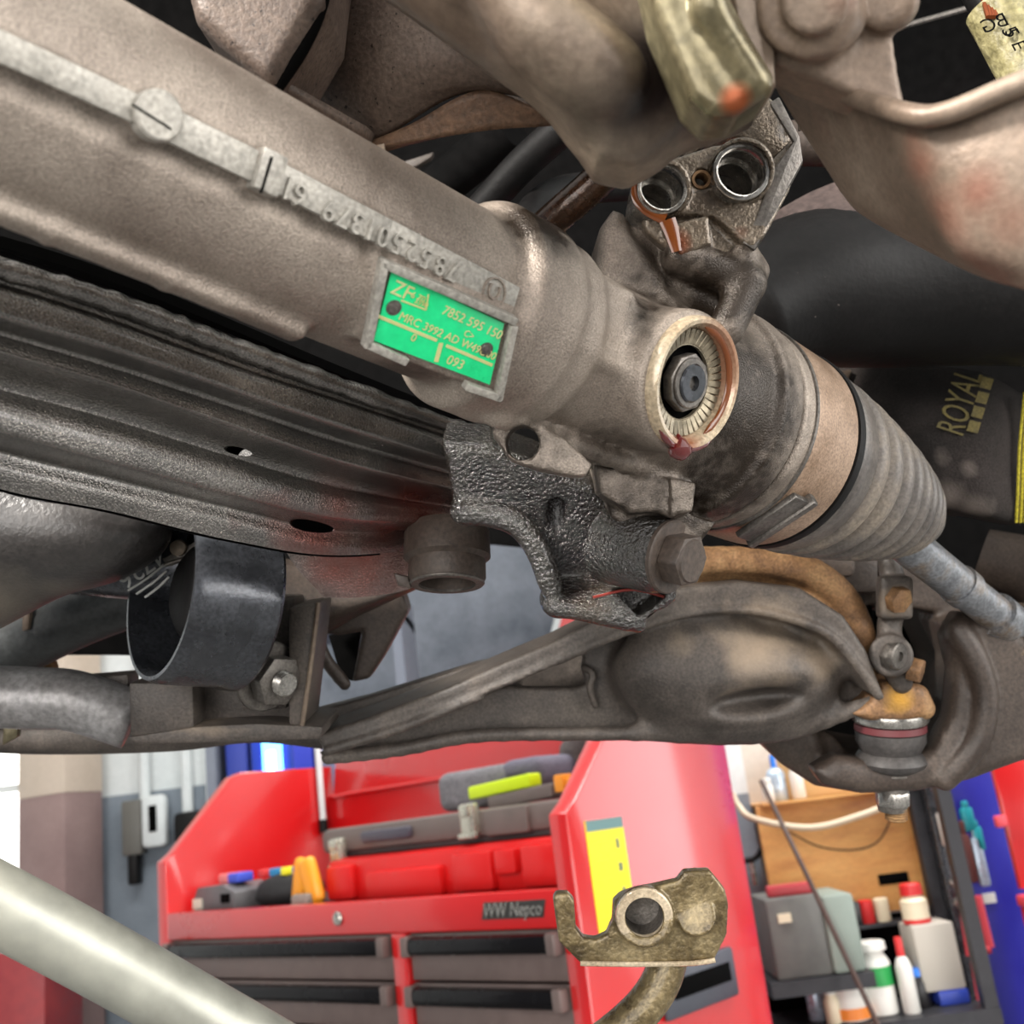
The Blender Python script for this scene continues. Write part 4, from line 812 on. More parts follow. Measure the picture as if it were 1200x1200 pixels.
# brown frame pieces between bracket box and bush
S = Solid(.0018)
S.poly(PP([(372, 742), (400, 720), (470, 690), (478, 716), (450, 768), (432, 796), (412, 800), (424, 740), (398, 745)], .70), cv(0, 0, .03), rd=.003, k=.003)
S.path(PP([(372, 742, .70), (380, 770, .70), (404, 802, .70)]), .004, k=.004)
solo('frame_gusset', S.mesh(), IRON2, 'brown triangular frame gusset left of the bush sleeve', 'gusset', angle=None)
solo('frame_rail', loft([PP([(280, 640, .66), (360, 660, .67), (440, 668, .68), (500, 660, .70)]), PP([(290, 690, .64), (370, 712, .65), (430, 705, .66), (500, 680, .68)]), PP([(300, 735, .66), (370, 745, .67), (420, 722, .68), (490, 690, .70)])], 6, 6, .006), IRON2, 'dark brown frame rail behind the crossmember', 'frame rail', angle=None)
solo('gusset_shadow_plate', prism(PP([(385, 745), (424, 735), (414, 798), (400, 795)], .74), FW * .004), DARKB, 'black plate put in for the shaded void of the frame gusset', 'plate')  # dark sheet stands in for shade inside the gusset
# ================================================================== loose pieces in front
pb = thing('pipe_flange', 'oily brown pipe flange plate hanging at the bottom centre', 'flange', P(750, 1080, .50))
S = Solid(.001)
S.poly(PP([(648, 1054), (652, 1048), (666, 1048), (673, 1056), (675, 1088), (684, 1100), (698, 1102), (711, 1096), (718, 1080), (719, 1058), (728, 1049), (760, 1041), (794, 1033), (803, 1022), (832, 1021), (850, 1043), (854, 1060), (852, 1096), (838, 1124), (812, 1128), (680, 1129), (655, 1104)], .50), cv(0, 0, .007), rd=.001, k=.001)
S.cyl(P(755, 1074, .5035), P(755, 1074, .493), .0135, rd=.001, k=.002)
S.cyl(P(816, 1073, .503), P(816, 1073, .4985), .0092, rd=.0006, k=.001)
S.cyl(P(755, 1074, .515), P(755, 1074, .48), .0088, rd=.0004, k=.0006, mode=-1)
part('flange_plate', S.mesh(), MUD, pb, angle=None)
part('sealing_ring', ring(P(755, 1074, .4925), FW, .0092, .0132, -.0012, .002, 40, .0006), CREAM, pb)
part('bore', lathe(P(755, 1074, .497), FW, [(0, .0089), (.012, .0084), (.0125, .0)], 32, False), DSTEEL, pb)
part('flange_edge', tube(PP([(680, 1129, .4995), (740, 1130, .4995), (812, 1129, .4995), (838, 1125, .4995)]), .0012, 8, 2), CREAM, pb)
part('bent_pipe', tube(PP([(790, 1085, .515), (784, 1120, .515), (772, 1155, .512), (745, 1190, .51), (690, 1235, .51), (560, 1330, .515), (420, 1460, .52)]), .0094, 22, 6), MUD, pb, angle=None)
o = solo('pale_tube', tube(PP([(-600, 740, .30), (-160, 978, .33), (0, 1060, .34), (130, 1130, .35), (300, 1226, .36), (800, 1510, .40)]), [.0118] * 6, 32, 6), PALETUBE, 'pale grey metal tube crossing the lower left corner, out of focus', 'tube', angle=None)
stain_or_light(o, [(P(170, 1148, .34), .006, .5), (P(60, 1070, .33), .01, .3)], 1)
# ================================================================== workshop
def wall_mat(name, c1, c2, **k): return M(name, [c1, c2], .7, 0, scale=3, bump=.1, bscale=60, grit=.04, **k)
GREYW = wall_mat('grey_wall_paint', rgb(112, 122, 132), rgb(140, 150, 160)); WHITEW = wall_mat('white_wall_paint', rgb(206, 212, 212), rgb(226, 230, 230))
CONC = wall_mat('floor_concrete', rgb(92, 92, 92), rgb(120, 120, 118))
X_, Y_, Z_ = WAX
def bx(x0, x1, y0, y1, z0, z1, bev=0.0): return box(A([(x0 + x1) / 2, (y0 + y1) / 2, (z0 + z1) / 2]), WAX, [(x1 - x0) / 2, (y1 - y0) / 2, (z1 - z0) / 2], bev)
solo('floor', bx(-3.4, 4.0, -4.0, 4.6, -.1, 0), CONC, kind='structure')
solo('ceiling', bx(-3.4, 4.0, -4.0, 4.6, 4.0, 4.1), WHITEW, kind='structure')
wb = solo('wall_back', bx(-3.4, 4.0, 4.4, 4.6, 0, 1.62), GREYW, kind='structure')
solo('wall_back_upper', bx(-3.4, 4.0, 4.41, 4.6, 1.62, 4.0), WHITEW, kind='structure')
solo('wall_right', bx(3.9, 4.0, -4.0, 4.6, 0, 4.0), WHITEW, kind='structure')
solo('wall_left', bx(-3.4, -3.3, 1.2, 4.6, 0, 4.0), WHITEW, kind='structure')
# bright window in the back wall at the left
wz = solo('window_1', bx(-2.36, -2.05, 4.36, 4.40, .95, 2.0), flat('daylit_pane', rgb(250, 250, 245), .3, emis=((1, .99, .95, 1), 2.2)), kind='structure')
part('window_frame', join(bx(-2.40, -2.36, 4.33, 4.40, .9, 2.05), bx(-2.05, -2.03, 4.33, 4.40, .9, 2.05), bx(-2.40, -2.03, 4.33, 4.40, 1.68, 1.71), bx(-2.40, -2.03, 4.33, 4.40, .9, .95)), WHITEW, wz)
# pillar, two-tone
py_ = yaw(-.35); pc0 = A([-1.90, 4.28, 0])
pil = solo('wall_pillar', box(pc0 + A([0, 0, .82]), py_, [.115, .10, .82], .004), wall_mat('mauve_paint', rgb(128, 104, 102), rgb(154, 130, 126)), kind='structure')
part('pillar_upper', box(pc0 + A([0, 0, 2.82]), py_, [.116, .101, 1.18], .004), wall_mat('cream_paint', rgb(204, 186, 168), rgb(216, 200, 184)), pil)
# grey sheet and red sign high on the back wall
solo('wall_sheet', bx(-1.25, .62, 4.37, 4.40, 1.76, 2.7, .004), M('galvanised_grey', [rgb(84, 92, 102), rgb(106, 112, 122), rgb(126, 132, 142)], .5, .2, scale=5, bump=.1, bscale=60, grit=.08), 'blue grey metal sheet on the back wall seen through the gap', 'wall sheet')
sg = thing('red_sign', 'red sign board with slanted white edge, seen behind the tarry bracket', 'sign', A([.3, 4.34, 1.6]))
sp = [hit(x, y, A([0, 4.33, 0]), Y_) for x, y in ((660, 715), (760, 700), (760, 860), (625, 860))]
part('sign_board', prism(sp, Y_ * .02, .002), flat('sign_red', rgb(206, 30, 26), .4), sg)
sp = [hit(x, y, A([0, 4.328, 0]), Y_) for x, y in ((652, 715), (660, 715), (625, 860), (617, 860))]
part('sign_edge', prism(sp, Y_ * .02), WHITEW, sg)
# conduits and switch gear on the wall
def onb(x, y, yy=4.36): return hit(x, y, A([0, yy, 0]), Y_)
for x0, zb, lb in ((-1.60, 1.50, 'white conduit dropping into the white switch box'), (-1.43, 1.42, 'white conduit dropping to the black plug'), (-1.34, 1.50, 'thin white conduit nearest the tool chest')):
    solo('wall_conduit', tube([A([x0, 4.37, zb]), A([x0, 4.37, 3.2])], .022 if x0 < -1.4 else .014, 14, 1), WHITEW, lb, 'conduit')
sw = thing('switch_box', 'white and grey wall switch box with black slot on the grey wall', 'switch box', A([-1.6, 4.36, 1.32]))
part('switch_front', bx(-1.60, -1.50, 4.31, 4.36, 1.40, 1.60, .02), WHITEW, sw)
part('switch_slot', bx(-1.565, -1.535, 4.305, 4.312, 1.46, 1.56), VOID, sw)
part('switch_body', bx(-1.68, -1.60, 4.32, 4.38, 1.38, 1.59, .01), M('grey_plastic', [rgb(100, 98, 92)], .5), sw)
part('switch_plug', bx(-1.66, -1.62, 4.32, 4.38, 1.27, 1.385, .01), RUBD, sw)
solo('black_plug', bx(-1.47, -1.36, 4.30, 4.38, 1.32, 1.52, .02), RUBD, 'black plug and socket beside the white switch box', 'plug')
solo('red_cabinet', bx(-2.0, -1.72, 3.75, 4.05, 0, 1.12, .01), M('dull_red_paint', [rgb(138, 44, 50), rgb(160, 58, 60)], .5, scale=20, bump=.1), 'dull red cabinet standing below the pillar at the lower left', 'cabinet')
dk = thing('tool_trolley', 'dark trolley with blue trays at the lower left edge', 'trolley', A([-2.2, 3.7, 0]))
part('trolley_frame', join(bx(-2.45, -2.08, 3.6, 3.9, .1, .9, .01), bx(-2.45, -2.08, 3.6, 3.9, .92, .96)), BLKPNT, dk)
part('trolley_tray', bx(-2.40, -2.08, 3.56, 3.62, .95, 1.0, .01), flat('blue_tray', rgb(40, 60, 170), .4), dk)
part('trolley_handle', tube([A([-2.2, 3.55, 1.0]), A([-2.12, 3.55, 1.2])], .012, 10, 1), STEEL, dk)
# things behind the chest
ls = thing('lamp_stand', 'work lamp glowing bright blue above the tool chest', 'lamp', A([-.76, 3.0, 0]))
part('lamp_pole', tube([A([-.76, 3.02, 0]), A([-.76, 3.02, 1.5])], .012, 10, 1), BLKPNT, ls)
part('lamp_head', bx(-.80, -.69, 2.99, 3.04, 1.48, 1.66, .01), flat('blue_housing', rgb(30, 60, 170), .4), ls)
part('lamp_panel', bx(-.765, -.71, 2.975, 2.992, 1.50, 1.64, .006), flat('blue_glow', rgb(60, 150, 255), .4, emis=((.12, .42, 1, 1), 5.0)), ls)
part('lamp_core', bx(-.75, -.728, 2.968, 2.977, 1.50, 1.60, .004), flat('white_blue_glow', rgb(200, 230, 255), .4, emis=((.6, .85, 1, 1), 8.0)), ls)
bs_ = thing('stock_shelf', 'dim steel stock shelf behind the tool chest', 'shelf', A([-.75, 3.5, 0]))
part('shelf_frame', join(bx(-1.02, -.99, 3.3, 3.7, 0, 2.1), bx(-.42, -.39, 3.3, 3.7, 0, 2.1), bx(-1.02, -.39, 3.3, 3.7, 1.40, 1.43), bx(-1.02, -.39, 3.3, 3.7, .8, .83), bx(-1.02, -.39, 3.3, 3.7, 2.0, 2.03)), M('shelf_grey', [rgb(110, 116, 128)], .5), bs_)
solo('stock_box', bx(-.965, -.90, 3.32, 3.6, 1.43, 1.74, .006), flat('navy', rgb(34, 52, 140), .5), 'navy blue box at the left end of the stock shelf', 'box')
solo('stock_box', bx(-.885, -.85, 3.32, 3.6, 1.43, 1.80, .006), flat('cream_box', rgb(210, 200, 186), .6), 'narrow cream box beside the navy box on the stock shelf', 'box')
solo('stock_box', bx(-.84, -.70, 3.32, 3.6, 1.43, 1.70, .006), flat('blue_box', rgb(44, 60, 180), .5), 'royal blue box behind the glowing lamp', 'box')
solo('stock_box', bx(-.68, -.45, 3.32, 3.6, 1.43, 1.66, .006), flat('dusk_box', rgb(110, 112, 140), .6), 'dusky lilac box at the right end of the stock shelf', 'box')
# ------------------------------------------------------------------ tool chest
C0 = A([.024, 1.62, 0]); UX = A([.751, -.66, 0]); UX = nrm(UX); UY = A([-UX[1], UX[0], 0])
TC = [UX, UY, Z_]
def ch(u, v, z): return C0 + UX * u + UY * v + Z_ * z
def cbox(u0, u1, v0, v1, z0, z1, bev=0.0): return box(ch((u0 + u1) / 2, (v0 + v1) / 2, (z0 + z1) / 2), TC, [(u1 - u0) / 2, (v1 - v0) / 2, (z1 - z0) / 2], bev)
REDP = M('red_gloss_paint', [rgb(186, 10, 14), rgb(194, 13, 17)], .3, 0, scale=4, bump=0, coat=1.0, rvar=.04)
DRW = M('drawer_grey', [rgb(100, 84, 80), rgb(112, 96, 92)], .45, .1, bump=0)
tcst = thing('tool_chest', 'big red tool chest with open lid and dark drawers', 'tool chest', ch(-.58, .23, 0))
W_ = 1.17
prof_s = [(0, .12), (0, 1.345), (.025, 1.362), (.175, 1.512), (.20, 1.522), (.46, 1.522), (.46, .12)]
for u0 in (-W_, -.036): part('side_panel', prism([ch(u0, v, z) for v, z in prof_s], UX * .036, .003), REDP, tcst)
for u0 in (-W_ + .036, -.060):
    pass
part('back_panel', cbox(-W_ + .036, -.036, .44, .46, .12, 1.45), REDP, tcst)
part('front_rail', cbox(-W_ + .036, -.036, 0, .03, 1.187, 1.241, .003), REDP, tcst)
part('tray_floor', cbox(-W_ + .036, -.036, .03, .44, 1.215, 1.232), M('tray_mat', [rgb(44, 36, 36)], .8), tcst)
part('divider', cbox(-.415, -.380, 0, .03, .12, 1.187, .002), REDP, tcst)
part('base_plinth', cbox(-W_ + .036, -.036, 0, .44, .12, .16), REDP, tcst)
ld = part('lid', prism([ch(-W_ + .05, v, z) for v, z in ((.445, 1.45), (.455, 1.44), (.50, 1.58), (.47, 1.59))], UX * (W_ - .09), .003), REDP, tcst)
part('lid_hinge', tube([ch(-W_ + .05, .44, 1.447), ch(-.05, .44, 1.447)], .006, 10, 1), REDP, ld)
for (x0, y0, x1, y1) in ((372, 874, 379, 966),):
    o_ = ch(-1.125, 0, 0); p = hit(x0, y0, o_, UX); q = hit(x1, y1, o_, UX)
    st = part('gas_strut', tube([p, q], .0075, 14, 1), WHITEW, tcst, label='white gas strut'); part('strut_end', join(tube([q - (q - p) * .06, q + (q - p) * .1], .011, 12, 1)), RUBD, st)
zz = [1.187, 1.112, 1.037, .962, .84, .66, .48, .30, .16]
hm = M('black_chrome_handle', [rgb(30, 28, 30)], .22, .7, bump=0)
for col, (u0, u1) in enumerate(((-1.134, -.415), (-.380, -.036))):
    for i in range(len(zz) - 1):
        d = part('drawer', cbox(u0 + .004, u1 - .004, .006, .03, zz[i + 1] + .002, zz[i] - .002, .002), DRW, tcst)
        hb = cbox(u0 + .008, u1 - .008, -.016, .006, zz[i] - .034, zz[i] - .006, .008)
        h_ = part('handle', hb, hm, d); [part('handle_cap', cbox(q_, q_ + .018, -.018, .006, zz[i] - .036, zz[i] - .004, .004), DRW, d) for q_ in (u0 + .004, u1 - .022)]
part('lock', join(lathe(ch(-.551, 0, 1.215), -UY, [(0, .012), (.004, .012), (.006, .010)], 28), lathe(ch(-.551, 0, 1.215), -UY, [(.006, .006), (.008, .006)], 20)), STEEL, tcst)
bg = part('badge_plate', prism([ch(u, 0, z) for u, z in ((-.196, 1.203), (-.188, 1.228), (-.060, 1.228), (-.068, 1.203))], -UY * .002, .0004), M('badge_dark', [rgb(70, 68, 66)], .4, .6, bump=0), tcst, label='slanted silver name badge')
part('badge_letters', join(text('WW Nepco', ch(-.190, -.003, 1.2155), UX, Z_, .029, .001, 'LEFT', .25, .82)), STEEL, bg, smooth=False)
yl = part('yellow_label', box(ch(.0008, .083, 1.245), TC, [.0008, .045, .085]), flat('label_yellow', rgb(250, 226, 20), .45), tcst, smooth=False, label='tall yellow instruction label')
part('label_header', box(ch(.0018, .083, 1.322), TC, [.0006, .044, .008]), flat('label_teal', rgb(96, 130, 130), .5), yl)
LGP = flat('label_grey_print', rgb(104, 120, 92), .6)
for k in range(4): part('label_icon', box(ch(.0018, .108, 1.292 - k * .034), TC, [.0005, .0035 + .001 * (k % 2), .007 - .001 * k]), LGP, yl)
for k in range(5): part('label_text_line', box(ch(.0017, .066, 1.298 - k * .026), TC, [.0004, .018 - .003 * (k % 2), .0008]), flat('label_faint_print%d' % k, rgb(196, 184, 40), .6), yl)
vt = part('side_handle', join(cbox(0, .012, .16, .36, 1.03, 1.105, .006)), M('handle_grey', [rgb(74, 76, 84)], .45, .2, bump=0), tcst, label='dark grey side handle')
part('handle_slot', join(cbox(.011, .0135, .18, .34, 1.056, 1.084, .004)), VOID, vt)
for (u, v) in ((-1.08, .07), (-1.08, .39), (-.09, .07), (-.09, .39)):
    cs = part('caster', join(cbox(u - .035, u + .035, v - .03, v + .03, .095, .12), cbox(u - .03, u - .022, v - .02, v + .02, .05, .1), cbox(u + .022, u + .03, v - .02, v + .02, .05, .1)), DSTEEL, tcst)
    part('wheel', lathe(ch(u - .02, v, .05), UX, [(0, .046), (.004, .05), (.036, .05), (.04, .046)], 28), RUBD, cs)
# ------------------------------------------------------------------ tools in the open top
TZ = 1.2325
rc = thing('red_tool_case', 'bright red plastic tool case lying in the tool chest', 'tool case', ch(-.40, .2, TZ))
RPL = M('red_plastic', [rgb(196, 16, 16)], .4, 0, bump=0)
part('case_body', cbox(-.690, -.075, .085, .33, TZ, 1.312, .014), RPL, rc)
for (u0, u1, z0, z1) in ((-.675, -.60, 1.238, 1.30), (-.56, -.36, 1.236, 1.285), (-.33, -.235, 1.238, 1.302), (-.17, -.085, 1.238, 1.304)):
    part('case_rib', cbox(u0, u1, .070, .092, z0, z1, .008), RPL, rc)
part('case_latch', cbox(-.225, -.18, .068, .09, 1.262, 1.300, .004), RPL, rc)
gc = thing('grey_tool_case', 'dark grey tool case with metal latches lying on the red case', 'tool case', ch(-.40, .2, 1.312))
GPL = M('grey_brown_plastic', [rgb(92, 82, 78), rgb(102, 90, 86)], .5, 0, bump=0)
part('case_lid', cbox(-.735, -.085, .11, .38, 1.322, 1.368, .012), GPL, gc)
part('case_base', cbox(-.715, -.095, .12, .37, 1.3125, 1.324, .004), M('case_base_brown', [rgb(52, 42, 42)], .6, bump=0), gc)  # plain dark brown base below the lid
part('case_handle', join(cbox(-.60, -.46, .098, .115, 1.335, 1.356, .006)), M('case_handle_grey', [rgb(70, 66, 76)], .4, bump=0), gc)
part('case_panel', cbox(-.27, -.17, .100, .115, 1.322, 1.366, .006), GPL, gc)
for u, z in ((-.672, 1.338), (-.305, 1.368)):
    part('latch', join(cbox(u - .018, u + .018, .094, .112, z - .040, z + .012, .005), cbox(u - .022, u + .022, .090, .100, z - .046, z - .036, .003), cbox(u - .012, u + .012, .088, .098, z - .01, z + .01, .003)), M('latch_silver', [rgb(190, 186, 172)], .25, .7, bump=0), gc)
def blob(c, r, seed, amp=.25, nu=18, nv=12):
    rnd = np.random.RandomState(seed); ph = rnd.rand(6) * 6.28; V = []; Fc = []
    for i in range(nv + 1):
        th = pi * i / nv
        for k in range(nu):
            f = 2 * pi * k / nu; d = 1 + amp * (.5 * sin(3 * f + ph[0] + 2 * th) + .4 * sin(5 * th + ph[1] + f) + .3 * sin(7 * f + ph[2]) * sin(th))
            e = [sin(th) * cos(f) * r[0] * d, sin(th) * sin(f) * r[1] * d, cos(th) * r[2] * (d if th < 2 else 1)]
            V.append(c + UX * e[0] + UY * e[1] + Z_ * max(e[2], -r[2] * .75))
    for i in range(nv):
        for k in range(nu): Fc.append((i * nu + k, i * nu + (k + 1) % nu, (i + 1) * nu + (k + 1) % nu, (i + 1) * nu + k))
    return V, Fc
GBAG = M('grey_cloth', [rgb(104, 102, 106), rgb(122, 118, 122)], .9, 0, scale=30, bump=.3, bscale=200)
bgg = thing('grey_cloth_bag', 'grey cloth bag lying on the dark grey case', 'bag', ch(-.38, .27, 1.369))
part('bag_body', box(ch(-.37, .28, 1.408), TC, [.13, .07, .036], .02, 4), GBAG, bgg)
part('bag_fold', box(ch(-.28, .27, 1.42), TC, [.05, .06, .028], .02, 4), M('lilac_cloth', [rgb(96, 92, 106)], .9), bgg)
solo('dark_cloth', blob(ch(-.24, .36, 1.425), [.055, .045, .075], 3, .3), M('dark_grey_cloth', [rgb(74, 66, 66), rgb(98, 90, 88)], .9, scale=30, bump=.3, bscale=200), 'crumpled dark grey cloth bundled behind the grey bag', 'cloth', angle=None)
dr = thing('inspection_lamp', 'slim tool with lime green grip and orange tip on the dark grey case', 'hand tool', ch(-.24, .16, 1.369))
part('grip', box(ch(-.265, .155, 1.401), [nrm(UX + Z_ * .05), UY, Z_], [.075, .016, .011], .004), flat('lime', rgb(196, 220, 20), .4), dr)
part('shaft', box(ch(-.215, .15, 1.380), [nrm(UX + Z_ * .05), UY, Z_], [.075, .016, .011], .004), GPL, dr)
part('tip', join(box(ch(-.125, .15, 1.392), TC, [.010, .014, .014], .003), box(ch(-.105, .15, 1.392), TC, [.014, .008, .007], .003)), flat('orange_tip', rgb(224, 140, 40), .4), dr)
bt = thing('battery_pack', 'grey battery charger with white sticker at the left end of the tray', 'charger', ch(-1.04, .08, TZ))
part('pack_body', prism([ch(u, .05, z) for u, z in ((-1.11, TZ), (-1.11, 1.262), (-1.095, 1.284), (-1.0, 1.286), (-.955, 1.270), (-.955, TZ))], UY * .10, .003), M('charger_grey', [rgb(88, 86, 88)], .5, bump=0), bt)
part('pack_sticker', cbox(-1.108, -1.075, .046, .052, 1.242, 1.262), flat('sticker', rgb(200, 196, 180), .5), bt)
part('pack_slot', cbox(-1.0, -.97, .046, .053, 1.250, 1.268), VOID, bt)
for k, (u, v, z, c, lb) in enumerate(((-1.04, .10, 1.286, rgb(214, 120, 120), 'pink cap on the grey charger'), (-.99, .09, 1.286, rgb(60, 80, 190), 'small blue cap on the grey charger'))):
    solo('small_cap', cbox(u - .02, u + .02, v - .02, v + .02, z + .0005, z + .020, .004), flat('cap%d' % k, c, .5), lb, 'tub')  # loose plastic caps set on the charger
bk = thing('black_tool_roll', 'black lumpy tool roll with coloured tool ends in the tray', 'tool roll', ch(-.88, .12, TZ))
part('roll_body', blob(ch(-.87, .13, TZ + .027), [.085, .06, .036], 8, .12), M('black_roll', [rgb(22, 20, 22)], .8), bk, angle=None)
for k, c in enumerate((rgb(200, 50, 50), rgb(40, 120, 170), rgb(230, 220, 40), rgb(60, 60, 170))):
    part('tool_end', box(ch(-.93 + k * .04, .11, TZ + .066), TC, [.010, .012, .008], .003), flat('tool_end%d' % k, c, .5), bk)
for k, (u, ti, lb) in enumerate(((-.755, -.25, 'yellow orange cable grip beside the black tool roll'), (-.700, .35, 'yellow orange cable grip leaning against the red case'))):
    solo('orange_grip', join(box(ch(u, .075 - k * .018, TZ + .045), [nrm(UX + Z_ * ti), UY, nrm(Z_ - UX * ti)], [.022, .012, .045], .012, 3)), M('orange_grip%d' % k, [rgb(230, 150, 30)], .4, bump=0), lb, 'hand grip')
solo('grey_knob', cbox(-.735, -.685, .03, .05, TZ, TZ + .025, .006), M('knob_grey', [rgb(130, 120, 112)], .5), 'grey knob below the yellow orange grips', 'knob')  # a small knob lying below the grips
# ------------------------------------------------------------------ right-hand workbench corner
YB = 2.7
def hb(x, y, yy=YB): return hit(x, y, A([0, yy, 0]), Y_)
def pbox(x0, y0, x1, y1, yy, dep, bev=.003, z0=None):
    cx, cy = (x0 + x1) / 2, (y0 + y1) / 2
    l = hb(x0, cy, yy)[0]; r = hb(x1, cy, yy)[0]; t = hb(cx, y0, yy)[2]; b = hb(cx, y1, yy)[2] if z0 is None else z0
    return bx(l, r, yy, yy + dep, b, t, bev)
colm = solo('corner_column', bx(.40, .515, 2.86, 3.0, 0, 1.335), GREYW, kind='structure')
part('column_upper', bx(.40, .515, 2.86, 3.0, 1.335, 4.0), WHITEW, colm)
solo('wall_partition', bx(.515, 1.9, 2.98, 3.04, 0, 4.0), wall_mat('partition_paint', rgb(200, 190, 180), rgb(214, 206, 198)), kind='structure')
WOOD = M('plywood', [rgb(176, 116, 62), rgb(204, 148, 84), rgb(212, 162, 98)], .6, 0, scale=4, bump=.1, bscale=80, stretch=(1, 1, 5), grit=.1)
pw = thing('plywood_board', 'orange brown plywood back board behind the workbench', 'board', A([.7, 2.76, .95]))
part('board', bx(.505, .900, 2.74, 2.76, 1.025, 1.30, .002), WOOD, pw)
for x, z in ((.885, 1.20), (.89, 1.13)): part('screw', lathe(A([x, 2.74, z]), -Y_, [(0, .008), (.004, .006)], 12), STEEL, pw)
hl_ = part('hand_hole', join(bx(.765, .838, 2.736, 2.741, 1.085, 1.110, .008)), VOID, pw)
bench = thing('work_bench', 'dark steel workbench shelf unit crowded with bottles', 'workbench', A([.7, 2.62, 0]))
DKB = M('bench_steel', [rgb(40, 40, 44), rgb(56, 56, 60)], .5, .3, bump=0)
part('bench_back', bx(.42, .90, 2.745, 2.755, .1, 1.02), VOID, bench)
zs1, zs2, zs3 = .838, .945, .55
part('bench_shelf', bx(.42, .90, 2.50, 2.74, zs1 - .03, zs1), DKB, bench)
part('bench_shelf', bx(.42, .64, 2.46, 2.74, zs2 - .03, zs2), DKB, bench)
part('bench_shelf', bx(.42, .90, 2.50, 2.74, zs3 - .03, zs3), DKB, bench)
part('rear_ledge', bx(.515, .90, 2.70, 2.98, 1.30, 1.305), WOOD, bench)
for x, y in ((.425, 2.52), (.885, 2.52), (.425, 2.72), (.885, 2.72)):
    part('bench_post', bx(x - .015, x + .015, y - .015, y + .015, 0, 1.30 if x > .8 else zs1), DKB, bench)
solo('cardboard_box', bx(.62, .86, 2.80, 2.95, 1.3055, 1.42, .003), M('cardboard', [rgb(206, 172, 122)], .8, bump=0), 'beige cardboard box on top of the plywood board', 'box')
def bottle(name, x, y, z, r, h, body, capc, label, cat='bottle', neck=.45, caph=.2, band=None):
    t = thing(name, label, cat, A([x, y, z]), None); hb_ = h * (1 - caph)
    part('bottle_body', lathe(A([x, y, z]), Z_, [(0, r * .9), (.003, r), (hb_ * .8, r), (hb_ * .95, r * .7), (hb_, r * neck)], 20), body, t)
    part('cap', lathe(A([x, y, z]), Z_, [(hb_, r * neck * 1.2), (h - .003, r * neck * 1.15), (h, r * neck)], 16), capc, t)
    if band: part('label_band', lathe(A([x, y, z]), Z_, [(hb_ * band[1], r * 1.02), (hb_ * band[2], r * 1.02)], 20, False), band[0], t)
    return t
fw_ = lambda n, *c: flat(n, rgb(*c), .4)
white_, green_, blue_, orange_, red_, silver_, black_, cream_, tealm = fw_('b_white', 214, 212, 206), fw_('b_green', 30, 150, 70), fw_('b_blue', 40, 120, 220), fw_('b_orange', 226, 130, 50), fw_('b_red', 200, 34, 36), M('b_silver', [rgb(180, 196, 212)], .3, .4, bump=0), fw_('b_black', 26, 24, 26), fw_('b_cream', 222, 208, 180), fw_('b_teal', 30, 140, 150)
bottle('spray_can', .578, 2.80, 1.3055, .024, .115, silver_, blue_, 'silver spray can with bright blue nozzle on the ledge', 'spray can', .25, .28)
bottle('small_bottle', .625, 2.78, 1.3055, .017, .095, white_, orange_, 'white bottle with orange cap beside the blue-nozzled can', 'bottle', .7, .18)
bottle('small_bottle', .545, 2.76, 1.3055, .014, .06, white_, white_, 'tiny white bottle left of the silver spray can', 'bottle', .7, .18)
bottle('fluid_bottle', .600, 2.56, zs1 + .0005, .040, .105, white_, white_, 'white tub with orange band on the bench shelf', 'bottle', .8, .12, (orange_, .05, .3))
bottle('fluid_bottle', .672, 2.58, zs1 + .0005, .036, .150, white_, white_, 'white bottle with green band on the bench shelf', 'bottle', .8, .12, (green_, .45, .75))
bottle('fluid_bottle', .728, 2.55, zs1 + .0005, .018, .155, white_, red_, 'slim white spray bottle with red trigger on the bench shelf', 'spray bottle', .4, .25)
bottle('fluid_bottle', .555, 2.54, zs1 + .0005, .016, .07, cream_, white_, 'small cream bottle left of the orange banded tub', 'bottle', .7, .15)
bottle('fluid_bottle', .535, 2.60, zs1 + .0005, .020, .10, silver_, black_, 'grey blue can with black cap at the left of the bench shelf', 'can', .7, .12)
bottle('fluid_bottle', .765, 2.60, zs1 + .0005, .022, .08, black_, blue_, 'small black bottle with blue cap on the bench shelf', 'bottle', .6, .2)
bottle('fluid_bottle', .635, 2.66, zs1 + .0005, .034, .185, white_, white_, 'tall white bottle with orange foot behind the tub', 'bottle', .85, .1, (orange_, .5, .62))
gb = thing('grey_bin', 'pale grey plastic bin with blue foot at the right of the bench shelf', 'bin', A([.83, 2.6, zs1]))
part('bin_body', bx(.772, .866, 2.58, 2.68, zs1 + .03, zs1 + .17, .006), M('bin_grey', [rgb(176, 170, 160)], .6, bump=0), gb); part('bin_foot', bx(.800, .866, 2.575, 2.68, zs1 + .0005, zs1 + .03, .004), fw_('bin_blue', 40, 60, 150), gb)
bottle('oil_jug', .800, 2.62, 1.009, .030, .085, cream_, red_, 'cream jug with red cap on the grey bin', 'jug', .7, .3, (red_, .0, .15))
ub = thing('upper_crate', 'black crate under the plywood board holding red tins', 'crate', A([.70, 2.66, 1.0]))
part('crate_shelf', bx(.62, .885, 2.69, 2.74, 1.0, 1.008), DKB, ub); part('crate_side', bx(.62, .70, 2.70, 2.735, 1.008, 1.06, .004), black_, ub)
for k, (x, c) in enumerate(((.715, red_), (.752, cream_))):
    solo('red_tin', lathe(A([x, 2.712, 1.0085]), Z_, [(0, .016), (.002, .017), (.05, .017), (.052, .014)], 18), c, ('red' if k == 0 else 'cream') + ' tin on the narrow shelf under the plywood', 'tin')
bc_ = thing('battery_charger', 'grey battery charger case with red handle on the bench', 'charger', A([.53, 2.5, zs2]))
